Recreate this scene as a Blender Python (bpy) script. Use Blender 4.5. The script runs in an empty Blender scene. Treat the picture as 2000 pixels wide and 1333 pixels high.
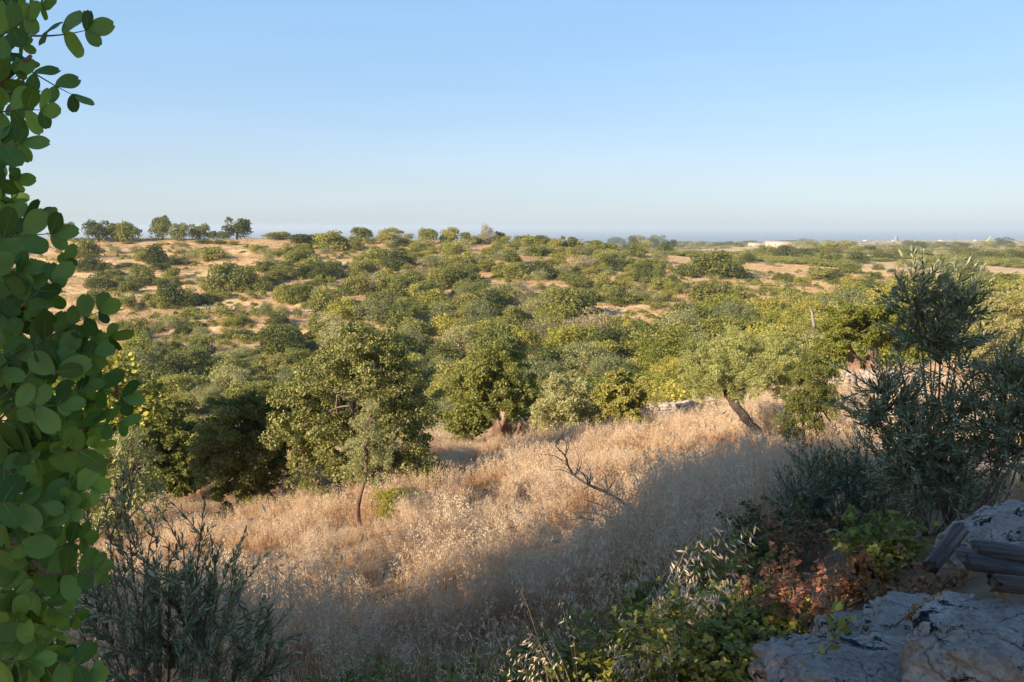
import bpy, bmesh, math, random
import numpy as np
from mathutils import Vector, Matrix, noise as mnoise

# ------------------------------------------------------------------ camera, sky, sun, exposure
scene = bpy.context.scene
C = scene.collection
FPX = 1667.0            # focal length in pixels of the 2000 px wide photograph
HORIZON = 442.0
PITCH = math.atan((666.5 - HORIZON) / FPX)
cam_data = bpy.data.cameras.new('camera')
cam_data.lens = 36.0 * FPX / 2000.0
cam_data.sensor_width = 36.0
cam_data.clip_start = 0.05
cam_data.clip_end = 90000
cam = bpy.data.objects.new('camera', cam_data)
cam.location = (0, 0, 0)
cam.rotation_euler = (math.radians(90) - PITCH, 0, 0)
C.objects.link(cam)
scene.camera = cam

SUN_ELEV = math.radians(23)
SUN_BACK = math.radians(42)          # how far behind the camera's left the sun stands
to_sun = Vector((-math.cos(SUN_BACK) * math.cos(SUN_ELEV), -math.sin(SUN_BACK) * math.cos(SUN_ELEV), math.sin(SUN_ELEV)))
world = bpy.data.worlds.new('World')
scene.world = world
world.use_nodes = True
wn = world.node_tree.nodes; wl = world.node_tree.links
sky = wn.new('ShaderNodeTexSky')
sky.sky_type = 'NISHITA'
sky.sun_disc = False
sky.sun_elevation = SUN_ELEV
sky.sun_rotation = math.atan2(to_sun.x, to_sun.y)
sky.altitude = 50
sky.air_density = 0.8
sky.dust_density = 0.8
sky.ozone_density = 3.0
bg = wn['Background']
# a thin summer haze whitens the sky towards the horizon
tcw = wn.new('ShaderNodeTexCoord'); sep = wn.new('ShaderNodeSeparateXYZ'); wl.new(tcw.outputs['Generated'], sep.inputs[0])
hz = wn.new('ShaderNodeValToRGB'); wl.new(sep.outputs[2], hz.inputs[0])
he = hz.color_ramp.elements
while len(he) < 5: he.new(0.5)
for k_, (p_, c_) in enumerate([(0.0, (3.5, 3.85, 4.15)), (0.05, (3.3, 3.85, 4.3)), (0.14, (2.5, 3.7, 5.0)), (0.25, (2.0, 3.5, 5.3)), (0.6, (0.75, 1.7, 3.6))]):
    he[k_].position = p_; he[k_].color = (*c_, 1)
tint = wn.new('ShaderNodeMix'); tint.data_type = 'RGBA'; tint.inputs[0].default_value = 0.7
wl.new(sky.outputs[0], tint.inputs[6]); wl.new(hz.outputs[0], tint.inputs[7]); 
mpw = wn.new('ShaderNodeMapping'); mpw.inputs['Scale'].default_value = (1.5, 1.5, 14); wl.new(tcw.outputs['Generated'], mpw.inputs[0])
nzw = wn.new('ShaderNodeTexNoise'); nzw.inputs['Scale'].default_value = 1.6; nzw.inputs['Detail'].default_value = 4; wl.new(mpw.outputs[0], nzw.inputs['Vector'])
mrw = wn.new('ShaderNodeMapRange'); wl.new(nzw.outputs[0], mrw.inputs[0]); mrw.inputs[1].default_value = .3; mrw.inputs[2].default_value = .7; mrw.inputs[3].default_value = .97; mrw.inputs[4].default_value = 1.03
uneven = wn.new('ShaderNodeVectorMath'); uneven.operation = 'SCALE'; wl.new(tint.outputs[2], uneven.inputs[0]); wl.new(mrw.outputs[0], uneven.inputs[3])
wl.new(uneven.outputs[0], bg.inputs[0])
bg.inputs[1].default_value = 0.0955
sd = bpy.data.lights.new('sun', 'SUN')
sd.energy = 5.0
sd.angle = math.radians(0.6)
sd.color = (1.0, 0.82, 0.60)
sun = bpy.data.objects.new('sun', sd)
sun.rotation_euler = to_sun.to_track_quat('Z', 'Y').to_euler()
C.objects.link(sun)
vs = scene.view_settings
vs.view_transform = 'Standard'; vs.look = 'None'; vs.gamma = 1.0; vs.use_curve_mapping = False
vs.exposure = 1.0

# ------------------------------------------------------------------ pixel / terrain maths
cP, sP = math.cos(PITCH), math.sin(PITCH)

def ray(px, py):
    """world slope of a photograph pixel: (x per y, z per y)"""
    u = (px - 1000.0) / FPX; v = (666.5 - py) / FPX
    fy = cP + sP * v
    return u / fy, (cP * v - sP) / fy

def zat(px, py, Y):
    return ray(px, py)[1] * Y

YS = np.array([0.5, 2, 3, 5, 7, 10, 14, 20, 28, 35, 45, 60, 80, 110, 150, 200, 250, 400, 800, 1500, 3000, 4400, 5200, 9000])
def P(py): return ('p', py)
TABLE = {
    -500: [-1.7, -2.1, -2.4, -3.3, -4.2, -5.4, -6.8, -8.6, -10.5, -12.5, -15, -19, -19.5, P(705), P(602), P(515), P(464), -9, -22, -45, -70, -86, -90, -92],
    0:    [-1.7, -2.1, -2.4, -3.3, -4.2, -5.4, -6.7, -8.5, -10.3, -12.2, -15, -19, -19.5, P(705), P(602), P(515), P(467), -9, -22, -45, -70, -86, -90, -92],
    300:  [-1.7, -2.1, -2.4, -3.2, -4.0, P(1236), P(1150), P(1070), P(985), -11.5, -15, -19.5, -20, P(705), P(602), P(515), P(468), -10, -24, -48, -72, -86, -90, -92],
    600:  [-1.7, -2.1, -2.4, -3.1, -3.8, P(1195), P(1090), P(1010), P(940), P(890), -14, -19, -20, P(710), P(598), P(510), P(467), -11, -26, -50, -74, -86, -90, -92],
    1000: [-1.6, -2.05, -2.35, -2.95, -3.55, P(1150), P(1036), P(950), P(893), P(858), -12, -17, -19, P(715), P(600), P(512), P(474), -14, -30, -52, -75, -86, -90, -92],
    1400: [-1.5, -1.75, -1.95, -2.45, -2.9, P(1038), P(955), P(885), P(833), P(806), -11.5, -16, -17, P(690), P(600), P(550), P(512), P(494), P(482), P(476), P(473), -86, -90, -92],
    1700: [-1.4, -1.5, -1.62, -1.98, -2.4, P(985), P(915), P(850), P(785), P(742), -8.7, -11.5, P(670), P(630), P(590), P(558), P(534), P(503), P(485), P(478), P(471), P(469.5), -88, -92],
    2000: [-1.3, -1.3, -1.32, -1.7, -2.2, P(975), P(905), P(840), P(772), P(732), P(705), P(672), P(640), P(605), P(575), P(555), P(535), P(505), P(484), P(476), P(470), P(467.5), -88, -92],
    2600: [-1.3, -1.3, -1.3, -1.6, -2.1, -2.9, -3.8, -5.0, -6.4, -7.3, -8.5, -10, -11.5, -13, -14, -15, -17, -20, -28, -40, -60, -74, -86, -92],
}
_cols = sorted(TABLE)
ZT = np.zeros((len(_cols), len(YS)))
for i, c in enumerate(_cols):
    for j, v in enumerate(TABLE[c]):
        ZT[i, j] = zat(c, v[1], YS[j]) if isinstance(v, tuple) else v
_tx = np.array([(c - 1000.0) / FPX for c in _cols])
TX = np.linspace(_tx[0], _tx[-1], 181)
_zt = np.stack([np.interp(TX, _tx, ZT[:, j]) for j in range(ZT.shape[1])], 1)
_k = np.exp(-0.5 * (np.arange(-20, 21) / 7.0) ** 2); _k /= _k.sum()
ZT = np.stack([np.convolve(np.pad(_zt[:, j], 20, mode='edge'), _k, 'valid') for j in range(_zt.shape[1])], 1)
LY = np.log(YS)

def _base(x, y):
    x = np.asarray(x, float); y = np.asarray(y, float)
    r = np.sqrt(x * x + y * y)
    yy = np.maximum(y, 0.45 * r)         # past the picture's sides and behind, the land goes on like its nearest column
    yy = np.clip(yy, 0.5, 8900)
    t = np.clip(x / yy, TX[0], TX[-1])
    ly = np.log(yy)
    j = np.clip(np.searchsorted(LY, ly) - 1, 0, len(LY) - 2)
    i = np.clip(np.searchsorted(TX, t) - 1, 0, len(TX) - 2)
    b = (ly - LY[j]) / (LY[j + 1] - LY[j]); a = (t - TX[i]) / (TX[i + 1] - TX[i])
    Y0, Y1 = YS[j], YS[j + 1]
    b2 = (yy - Y0) / (Y1 - Y0)
    z0 = ZT[i, j] * (1 - b2) + ZT[i, j + 1] * b2
    z1 = ZT[i + 1, j] * (1 - b2) + ZT[i + 1, j + 1] * b2
    z = z0 * (1 - a) + z1 * a
    back = np.clip((-y - 1.0) / 8.0, 0, 1)
    z = z * (1 - back) + (-1.6) * back * 1.0
    return z

def _wob(x, y):
    r = np.sqrt(x * x + y * y)
    w = 0.10 * np.sin(x * 0.9 + 1.3 * np.sin(y * 0.5)) * np.sin(y * 0.8 + 0.7) * np.clip((r - 4) / 6, 0, 1)
    w = w + 0.35 * np.sin(x * 0.13 + 2 * np.sin(y * 0.05)) * np.sin(y * 0.11 + 1.0) * np.clip((r - 60) / 60, 0, 1) * np.clip((700 - r) / 300, 0, 1)
    return w

def hgt(x, y):
    x = np.asarray(x, float); y = np.asarray(y, float)
    z = _base(x, y) + _wob(x, y)
    r = np.sqrt(x * x + y * y)
    # ploughed-out terraces step the far slope
    m = np.clip((y - 95) / 25, 0, 1) * np.clip((245 - y) / 30, 0, 1) * np.clip((60 - x) / 40, 0, 1)
    st = 1.9
    q = z / st + 0.12 * np.sin(x * 0.05)
    f = q - np.floor(q)
    zz = (np.floor(q) + np.clip((f - 0.62) / 0.30, 0, 1) * 0.75 + f * 0.25 - 0.12 * np.sin(x * 0.05)) * st
    return z * (1 - m) + zz * m

def H(x, y): return float(hgt(x, y))

def hit(px, py, ymin=6.0, ymax=4000.0):
    """the point of the ground the photograph shows at a pixel"""
    t, s = ray(px, py)
    y = ymin
    ys = ymin * np.exp(np.linspace(0, math.log(ymax / ymin), 1500))
    d = s * ys - hgt(t * ys, ys)
    k = np.argmax(d <= 0)
    if d[k] > 0: return None
    y = ys[k]
    return Vector((t * y, y, H(t * y, y)))

# ------------------------------------------------------------------ materials
def new_mat(name):
    m = bpy.data.materials.new(name); m.use_nodes = True
    nt = m.node_tree
    for n in list(nt.nodes): nt.nodes.remove(n)
    out = nt.nodes.new('ShaderNodeOutputMaterial')
    return m, nt, out

def N(nt, kind, **kw):
    n = nt.nodes.new('ShaderNode' + kind)
    for k, v in kw.items():
        if k.startswith('i_'):
            n.inputs[k[2:].replace('_', ' ')].default_value = v
        else: setattr(n, k, v)
    return n

def ramp(nt, fac, stops):
    r = nt.nodes.new('ShaderNodeValToRGB')
    e = r.color_ramp.elements
    while len(e) < len(stops): e.new(0.5)
    for k, (p, c) in enumerate(stops):
        e[k].position = p; e[k].color = (*c, 1)
    nt.links.new(fac, r.inputs[0])
    return r.outputs[0]

def mix(nt, fac, a, b, mode='MIX'):
    m = nt.nodes.new('ShaderNodeMix'); m.data_type = 'RGBA'; m.blend_type = mode
    for sock, v in ((m.inputs[0], fac), (m.inputs[6], a), (m.inputs[7], b)):
        if hasattr(v, 'is_linked'): nt.links.new(v, sock)
        elif isinstance(v, (int, float)): sock.default_value = v
        else: sock.default_value = (*v, 1)
    return m.outputs[2]

def noise(nt, vec, scale, detail=4, rough=0.55, dist=0.0):
    n = nt.nodes.new('ShaderNodeTexNoise')
    n.inputs['Scale'].default_value = scale; n.inputs['Detail'].default_value = detail
    n.inputs['Roughness'].default_value = rough; n.inputs['Distortion'].default_value = dist
    if vec is not None: nt.links.new(vec, n.inputs['Vector'])
    return n.outputs[0]

def leaf_mat(name, cols, trans=0.3, rough=0.55, spec=0.3, objvar=0.35, clump=1.2, tint=(1.15, 1.25, 0.5)):
    m, nt, out = new_mat(name)
    at = N(nt, 'Attribute', attribute_name='cv')
    st = [(i / (len(cols) - 1), c) for i, c in enumerate(cols)]
    col = ramp(nt, at.outputs['Fac'], st)
    tc = N(nt, 'TexCoord')
    nz = noise(nt, tc.outputs['Object'], clump, 3)
    mr = N(nt, 'MapRange'); nt.links.new(nz, mr.inputs[0])
    mr.inputs[1].default_value = 0.3; mr.inputs[2].default_value = 0.7
    mr.inputs[3].default_value = 0.72; mr.inputs[4].default_value = 1.3
    oi = N(nt, 'ObjectInfo')
    mo = N(nt, 'MapRange'); nt.links.new(oi.outputs['Random'], mo.inputs[0])
    mo.inputs[3].default_value = 1 - objvar; mo.inputs[4].default_value = 1 + objvar
    mul = N(nt, 'Math', operation='MULTIPLY'); nt.links.new(mr.outputs[0], mul.inputs[0]); nt.links.new(mo.outputs[0], mul.inputs[1])
    hs = N(nt, 'HueSaturation'); nt.links.new(col, hs.inputs['Color']); nt.links.new(mul.outputs[0], hs.inputs['Value'])
    mh = N(nt, 'MapRange'); nt.links.new(oi.outputs['Random'], mh.inputs[0])
    mh.inputs[3].default_value = 0.5 + 0.022; mh.inputs[4].default_value = 0.5 - 0.022
    nt.links.new(mh.outputs[0], hs.inputs['Hue'])
    p = N(nt, 'BsdfPrincipled'); nt.links.new(hs.outputs[0], p.inputs['Base Color'])
    p.inputs['Roughness'].default_value = rough; p.inputs['Specular IOR Level'].default_value = spec
    t = N(nt, 'BsdfTranslucent')
    tcv = mix(nt, 1.0, hs.outputs[0], tint, 'MULTIPLY'); nt.links.new(tcv, t.inputs[0])
    ms = N(nt, 'MixShader'); ms.inputs[0].default_value = trans
    nt.links.new(p.outputs[0], ms.inputs[1]); nt.links.new(t.outputs[0], ms.inputs[2])
    nt.links.new(ms.outputs[0], out.inputs[0])
    return m

def solid_mat(name, stops, scale=6, rough=0.85, spec=0.2, bump=0.4, bscale=30, stretch=(1, 1, 1), dist=0.3):
    m, nt, out = new_mat(name)
    tc = N(nt, 'TexCoord'); mp = N(nt, 'Mapping'); nt.links.new(tc.outputs['Object'], mp.inputs[0])
    mp.inputs['Scale'].default_value = stretch
    col = ramp(nt, noise(nt, mp.outputs[0], scale, 8, 0.6, dist), stops)
    p = N(nt, 'BsdfPrincipled'); nt.links.new(col, p.inputs['Base Color'])
    p.inputs['Roughness'].default_value = rough; p.inputs['Specular IOR Level'].default_value = spec
    b = N(nt, 'Bump'); b.inputs['Strength'].default_value = bump; b.inputs['Distance'].default_value = 0.02
    nt.links.new(noise(nt, mp.outputs[0], bscale, 6, 0.6), b.inputs['Height'])
    nt.links.new(b.outputs[0], p.inputs['Normal'])
    nt.links.new(p.outputs[0], out.inputs[0])
    return m

M = {}
def ground_mat():
    m, nt, out = new_mat('dry_ground')
    g = N(nt, 'NewGeometry')
    pos = g.outputs['Position']
    big = noise(nt, pos, 0.035, 5, 0.6, 0.5)
    mid = noise(nt, pos, 0.35, 6, 0.65, 0.3)
    fine = noise(nt, pos, 3.5, 6, 0.7)
    straw = ramp(nt, mid, [(0.30, (0.50, 0.345, 0.175)), (0.48, (0.60, 0.435, 0.235)), (0.66, (0.68, 0.52, 0.31))])
    red = ramp(nt, fine, [(0.3, (0.34, 0.19, 0.10)), (0.7, (0.52, 0.33, 0.18))])
    c = mix(nt, ramp(nt, big, [(0.50, (0, 0, 0)), (0.70, (.7, .7, .7))]), straw, red)
    weeds = noise(nt, pos, 0.9, 6, 0.7, 0.4)
    c = mix(nt, ramp(nt, weeds, [(0.60, (0, 0, 0)), (0.70, (0.8, 0.8, 0.8))]), c, (0.20, 0.17, 0.055))
    stone = N(nt, 'TexVoronoi'); nt.links.new(pos, stone.inputs['Vector']); stone.inputs['Scale'].default_value = 0.9
    c = mix(nt, ramp(nt, stone.outputs['Distance'], [(0.10, (0.7, 0.7, 0.7)), (0.16, (0, 0, 0))]), c, (0.42, 0.37, 0.32))
    c = mix(nt, 0.6, c, ramp(nt, fine, [(0.25, (0.55, 0.55, 0.55)), (0.75, (1.25, 1.25, 1.25))]), 'MULTIPLY')
    # the oat field near the camera grows on dark litter and soil
    ln = N(nt, 'VectorMath', operation='LENGTH'); nt.links.new(pos, ln.inputs[0])
    lm = N(nt, 'MapRange'); nt.links.new(ln.outputs['Value'], lm.inputs[0]); lm.inputs[1].default_value = 34; lm.inputs[2].default_value = 48; lm.inputs[3].default_value = 0.85; lm.inputs[4].default_value = 0.0
    soil = ramp(nt, fine, [(0.3, (0.10, 0.062, 0.038)), (0.6, (0.20, 0.13, 0.08)), (0.75, (0.34, 0.25, 0.16))])
    c = mix(nt, lm.outputs[0], c, soil)
    p = N(nt, 'BsdfPrincipled'); nt.links.new(c, p.inputs['Base Color'])
    p.inputs['Roughness'].default_value = 1.0; p.inputs['Specular IOR Level'].default_value = 0.05
    b = N(nt, 'Bump'); b.inputs['Strength'].default_value = 0.6; b.inputs['Distance'].default_value = 0.15
    nt.links.new(noise(nt, pos, 2.2, 8, 0.75), b.inputs['Height']); nt.links.new(b.outputs[0], p.inputs['Normal'])
    nt.links.new(p.outputs[0], out.inputs[0])
    return m
M['ground'] = ground_mat()
def sea_mat():
    m, nt, out = new_mat('sea_water')
    p = N(nt, 'BsdfPrincipled'); p.inputs['Base Color'].default_value = (0.02, 0.07, 0.12, 1)
    p.inputs['Roughness'].default_value = 0.35
    g = N(nt, 'NewGeometry'); b = N(nt, 'Bump'); b.inputs['Strength'].default_value = 0.4
    nt.links.new(noise(nt, g.outputs['Position'], 0.05, 4), b.inputs['Height']); nt.links.new(b.outputs[0], p.inputs['Normal'])
    nt.links.new(p.outputs[0], out.inputs[0]); return m
M['sea'] = sea_mat()
# leaf colours (albedo): dark evergreen, olive green, grey olive, yellow green, brownish
M['d'] = leaf_mat('evergreen_leaves', [(0.090, 0.102, 0.024), (0.165, 0.178, 0.044), (0.255, 0.250, 0.078)], 0.38)
M['o'] = leaf_mat('olive_green_leaves', [(0.185, 0.190, 0.040), (0.290, 0.285, 0.072), (0.400, 0.370, 0.125)], 0.40)
M['g'] = leaf_mat('grey_green_leaves', [(0.200, 0.205, 0.080), (0.315, 0.310, 0.140), (0.440, 0.420, 0.230)], 0.38)
M['y'] = leaf_mat('yellow_green_leaves', [(0.230, 0.230, 0.034), (0.345, 0.325, 0.062), (0.440, 0.395, 0.100)], 0.42)
M['b'] = leaf_mat('brownish_leaves', [(0.240, 0.195, 0.105), (0.330, 0.275, 0.155), (0.400, 0.350, 0.205)], 0.25)
M['bark'] = solid_mat('bark', [(0.3, (0.085, 0.060, 0.045)), (0.5, (0.17, 0.125, 0.095)), (0.7, (0.30, 0.235, 0.18))], 5, bump=0.9, bscale=14, stretch=(1, 1, 0.25))
M['barkred'] = solid_mat('reddish_bark', [(0.3, (0.07, 0.042, 0.030)), (0.5, (0.19, 0.115, 0.080)), (0.7, (0.36, 0.27, 0.20))], 4, bump=0.9, bscale=12, stretch=(1, 1, 0.25))

# ------------------------------------------------------------------ mesh building
class MB:
    """collects vertices, faces and a per-face value, and links them as one mesh object"""
    def __init__(s): s.v = []; s.l = []; s.s = []; s.c = []; s.n = 0
    def add(s, v, loops, sizes, c=None):
        v = np.asarray(v, float).reshape(-1, 3)
        s.v.append(v); s.l.append(np.asarray(loops, np.int64).ravel() + s.n); sizes = np.asarray(sizes, np.int64).ravel()
        s.s.append(sizes)
        s.c.append(np.full(len(sizes), 0.5) if c is None else np.broadcast_to(np.asarray(c, float), (len(sizes),)).astype(float))
        s.n += len(v)
    def mesh(s, name, mat=None, smooth=False):
        me = bpy.data.meshes.new(name)
        v = np.concatenate(s.v); l = np.concatenate(s.l); z = np.concatenate(s.s); c = np.concatenate(s.c)
        me.vertices.add(len(v)); me.vertices.foreach_set('co', v.ravel())
        me.loops.add(len(l)); me.loops.foreach_set('vertex_index', l)
        me.polygons.add(len(z)); me.polygons.foreach_set('loop_start', np.concatenate([[0], np.cumsum(z)[:-1]]))
        me.polygons.foreach_set('loop_total', z)
        me.update(calc_edges=True)
        if smooth: me.polygons.foreach_set('use_smooth', np.ones(len(z), bool))
        a = me.attributes.new('cv', 'FLOAT', 'FACE'); a.data.foreach_set('value', c)
        if mat: me.materials.append(mat)
        return me
    def build(s, name, mat, parent=None, smooth=False, loc=None):
        o = bpy.data.objects.new(name, s.mesh(name, mat, smooth)); C.objects.link(o)
        if parent: o.parent = parent
        if loc is not None: o.location = loc
        return o

def tag(o, label=None, cat=None, group=None, kind=None):
    if label: o['label'] = label
    if cat: o['category'] = cat
    if group: o['group'] = group
    if kind: o['kind'] = kind
    return o

def empty(name, loc, rz=0.0):
    o = bpy.data.objects.new(name, None); C.objects.link(o); o.location = loc; o.rotation_euler = (0, 0, rz)
    o.empty_display_size = 0.2
    return o

class Tpl:
    def __init__(s, v, faces):
        s.v = np.array(v, float); s.loops = np.array([i for f in faces for i in f]); s.sizes = np.array([len(f) for f in faces])
T_RHOMB = Tpl([(0, 0, 0), (0.5, -0.28, 0.03), (1, 0, 0), (0.5, 0.28, 0.03)], [(0, 1, 2, 3)])
T_BROAD = Tpl([(0, 0, 0), (0.3, -0.36, 0.05), (0.75, -0.33, 0.04), (1, 0, -0.04), (0.75, 0.33, 0.04), (0.3, 0.36, 0.05)], [(0, 1, 2, 3), (0, 3, 4, 5)])
T_NARROW = Tpl([(0, 0, 0), (0.3, -0.085, 0.03), (0.75, -0.075, 0.02), (1, 0, -0.05), (0.75, 0.075, 0.02), (0.3, 0.085, 0.03)], [(0, 1, 2, 3), (0, 3, 4, 5)])
def round_leaf():
    pts = []; nseg = 9
    for k in range(nseg + 1):
        t = k / nseg
        w = 0.36 * math.sin(math.pi * min(1, t * 0.94 + 0.02)) ** 0.62 * (0.72 + 0.36 * t)
        pts.append((t, w))
    v = []; f = []
    for k, (t, w) in enumerate(pts):
        zc = -0.10 * (t - 0.3) ** 2
        tt = t - (0.045 if k == nseg else 0.0)
        v += [(tt, 0, zc - 0.015), (t, -w * 0.55, zc + 0.022), (t, -w, zc + 0.03 + 0.02 * math.sin(t * 9)), (t, w * 0.55, zc + 0.022), (t, w, zc + 0.03 + 0.02 * math.cos(t * 8))]
    for k in range(nseg):
        a = 5 * k; b = a + 5
        f += [(a, a + 1, b + 1, b), (a + 1, a + 2, b + 2, b + 1), (a, b, b + 3, a + 3), (a + 3, b + 3, b + 4, a + 4)]
    n0 = len(v)
    for k, (t, w) in enumerate(pts):
        zc = -0.10 * (t - 0.3) ** 2 - 0.002
        hw = 0.014 * (1.1 - t)
        v += [(t * .93, -hw, zc), (t * .93, hw, zc)]
    for k in range(nseg): f.append((n0 + 2 * k, n0 + 2 * k + 2, n0 + 2 * k + 3, n0 + 2 * k + 1))
    T = Tpl(v, f); T.off = np.array([0.0] * (4 * nseg) + [0.9] * nseg)
    return T
T_ROUND = round_leaf()
T_BRAM = Tpl([(0, 0, 0), (0.12, -0.22, 0.04), (0.35, -0.38, 0.05), (0.42, -0.30, 0.03), (0.65, -0.30, 0.03), (0.7, -0.2, 0.01), (1, 0, -0.08),
              (0.7, 0.2, 0.01), (0.65, 0.30, 0.03), (0.42, 0.30, 0.03), (0.35, 0.38, 0.05), (0.12, 0.22, 0.04), (0.4, 0, -0.03), (0.7, 0, -0.04)],
             [(0, 1, 2, 12), (12, 2, 3, 13), (13, 3, 4, 5), (13, 5, 6), (0, 12, 10, 11), (12, 13, 9, 10), (13, 7, 8, 9), (13, 6, 7)])

def unit(a): return a / np.maximum(np.linalg.norm(a, axis=-1, keepdims=True), 1e-9)

def place(mb, tpl, pos, axis, nrm, size, cv, wid=1.0):
    """puts a copy of the leaf template at every pos, pointing along axis"""
    n = len(pos)
    if n == 0: return
    axis = unit(axis); side = unit(np.cross(nrm, axis)); up = np.cross(axis, side)
    tv = tpl.v
    size = np.broadcast_to(np.asarray(size, float), (n,))
    wv = np.broadcast_to(np.asarray(wid, float), (n,))
    V = pos[:, None, :] + size[:, None, None] * (tv[None, :, 0:1] * axis[:, None, :] + (tv[None, :, 1:2] * wv[:, None, None]) * side[:, None, :] + tv[None, :, 2:3] * up[:, None, :])
    nv = len(tv)
    loops = (tpl.loops[None, :] + (np.arange(n) * nv)[:, None]).ravel()
    sizes = np.tile(tpl.sizes, n)
    mb.add(V.reshape(-1, 3), loops, sizes, np.repeat(np.broadcast_to(cv, (n,)), len(tpl.sizes)) + (np.tile(tpl.off, n) if hasattr(tpl, 'off') else 0))

def tube(mb, pts, radii, sides=6, c=0.5, rough=0.0, rng=None, flat=1.0):
    pts = np.asarray(pts, float); radii = np.broadcast_to(np.asarray(radii, float), (len(pts),))
    d = np.gradient(pts, axis=0); d = unit(d)
    ref = np.array([0.31, 0.77, 0.1]); ref = np.where(np.abs(d @ np.array([0, 0, 1.0]))[:, None] > 0.8, np.array([1.0, 0.2, 0]), np.array([0, 0, 1.0]))
    a = unit(np.cross(d, ref[0] if False else ref)); 
    # keep the frame from flipping
    for k in range(1, len(a)):
        p = a[k - 1] - d[k] * (a[k - 1] @ d[k]); a[k] = p / max(np.linalg.norm(p), 1e-6)
    b = np.cross(d, a)
    th = np.linspace(0, 2 * math.pi, sides, endpoint=False)
    rr = radii[:, None] * np.ones((1, sides))
    if rough and rng is not None:
        ph = rng.random() * 6
        rr = rr * (1 + rough * (np.sin(3 * th + ph)[None, :] * 0.5 + rng.normal(0, 0.45, rr.shape)))
    V = pts[:, None, :] + rr[..., None] * (np.cos(th)[None, :, None] * a[:, None, :] + flat * np.sin(th)[None, :, None] * b[:, None, :])
    k = len(pts); i = np.arange(k - 1)[:, None]; j = np.arange(sides)[None, :]; j2 = (j + 1) % sides
    q = np.stack([i * sides + j, i * sides + j2, (i + 1) * sides + j2, (i + 1) * sides + j], -1).reshape(-1, 4)
    loops = np.concatenate([q.ravel(), np.arange(sides)[::-1], (k - 1) * sides + np.arange(sides)])
    sizes = np.concatenate([np.full(len(q), 4), [sides, sides]])
    mb.add(V.reshape(-1, 3), loops, sizes, c)

def spath(p0, p1, bend, n, rng, jit=0.0):
    p0 = np.array(p0, float); p1 = np.array(p1, float); t = np.linspace(0, 1, n)[:, None]
    mid = (p0 + p1) / 2 + np.array(bend, float)
    p = (1 - t) ** 2 * p0 + 2 * t * (1 - t) * mid + t * t * p1
    if jit:
        j = rng.normal(0, jit, p.shape); j[0] = 0; p = p + j
    return p

def lobes_for(rng, w, h, nl, base=0.0, dome=True):
    """lobe centres and radii that fill a crown w wide, h high from z = base"""
    L = []
    for k in range(nl):
        a = rng.random() * 6.283; rr = math.sqrt(rng.random()) * 0.36
        zt = rng.random()
        if dome:
            top = math.sqrt(max(0.05, 1 - (rr / 0.5) ** 2))
            z = base + h * (0.20 + (top * 0.80 - 0.20) * zt)
        else: z = base + h * (0.15 + 0.7 * zt)
        r = w * rng.uniform(0.13, 0.24) * (1.1 - 0.3 * zt)
        L.append((rr * math.cos(a) * w, rr * math.sin(a) * w, z, r, r * min(1.0, max(0.62, h / w * rng.uniform(0.9, 1.2)))))
    return np.array(L)

def cloud(mb, rng, L, n, size, tpl=T_RHOMB, up=0.25, inner=0.2, fuzz=0.12, droop=0.0, floor=None, crange=(0, 1), low=0.35, wid=1.0):
    """leaves spread over and through the lobes of a crown"""
    w = L[:, 3] ** 2; w = w / w.sum()
    k = rng.choice(len(L), n, p=w)
    d = unit(rng.normal(0, 1, (n, 3)))
    flip = (d[:, 2] < 0) & (rng.random(n) > low); d[flip, 2] *= -1
    ph = rng.random((len(L), 3)) * 6
    bump = 1 + 0.16 * np.sin(d[:, 0] * 6 + ph[k, 0]) * np.sin(d[:, 1] * 6 + ph[k, 1]) + 0.10 * np.sin(d[:, 2] * 9 + ph[k, 2])
    rad = np.where(rng.random(n) < inner, rng.random(n) ** 0.5 * 0.85, 1 - np.abs(rng.normal(0, fuzz, n)) + np.where(rng.random(n) < 0.12, rng.random(n) * 0.22, 0)) * bump
    r3 = np.stack([L[k, 3], L[k, 3], L[k, 4]], 1)
    pos = L[k, :3] + d * r3 * rad[:, None]
    if floor is not None: pos[:, 2] = np.maximum(pos[:, 2], floor + rng.random(n) * 0.1)
    nrm = unit(d * 0.9 + rng.normal(0, 0.6, (n, 3)) + np.array([0, 0, up]))
    ax = unit(np.cross(nrm, rng.normal(0, 1, (n, 3)))); ax = unit(ax + d * 0.5 + np.array([0, 0, -droop]))
    cv = np.clip(rng.beta(2, 2, n), 0, 1) * (crange[1] - crange[0]) + crange[0]
    place(mb, tpl, pos, ax, nrm, size * rng.uniform(0.6, 1.3, n), cv, wid)
    return pos

# ------------------------------------------------------------------ the land, the sea, the air
def build_ground():
    naz = 900
    # azimuth rows: fine ahead, coarse behind
    front = np.linspace(-42, 42, naz)
    back = np.linspace(42, 318, 90)[1:-1]
    az = np.radians(np.concatenate([front, back]))
    rs = np.concatenate([[0.0], np.exp(np.linspace(math.log(0.6), math.log(9500), 620))])
    A, R = np.meshgrid(az, rs[1:], indexing='ij')
    X = np.sin(A) * R; Y = np.cos(A) * R
    Z = hgt(X, Y)
    na, nr = A.shape
    V = np.stack([X, Y, Z], -1).reshape(-1, 3)
    V = np.concatenate([V, [[0, 0, H(0, 0.01)]]])
    i = np.arange(na)[:, None]; j = np.arange(nr - 1)[None, :]; i2 = (i + 1) % na
    q = np.stack([i * nr + j, i * nr + j + 1, i2 * nr + j + 1, i2 * nr + j], -1).reshape(-1, 4)
    tri = np.stack([np.full(na, na * nr), np.arange(na) * nr, ((np.arange(na) + 1) % na) * nr], -1)
    mb = MB()
    mb.add(V, np.concatenate([q.ravel(), tri.ravel()]), np.concatenate([np.full(len(q), 4), np.full(len(tri), 3)]))
    o = mb.build('ground', M['ground'], smooth=True); tag(o, kind='structure')
    return o
build_ground()
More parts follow.
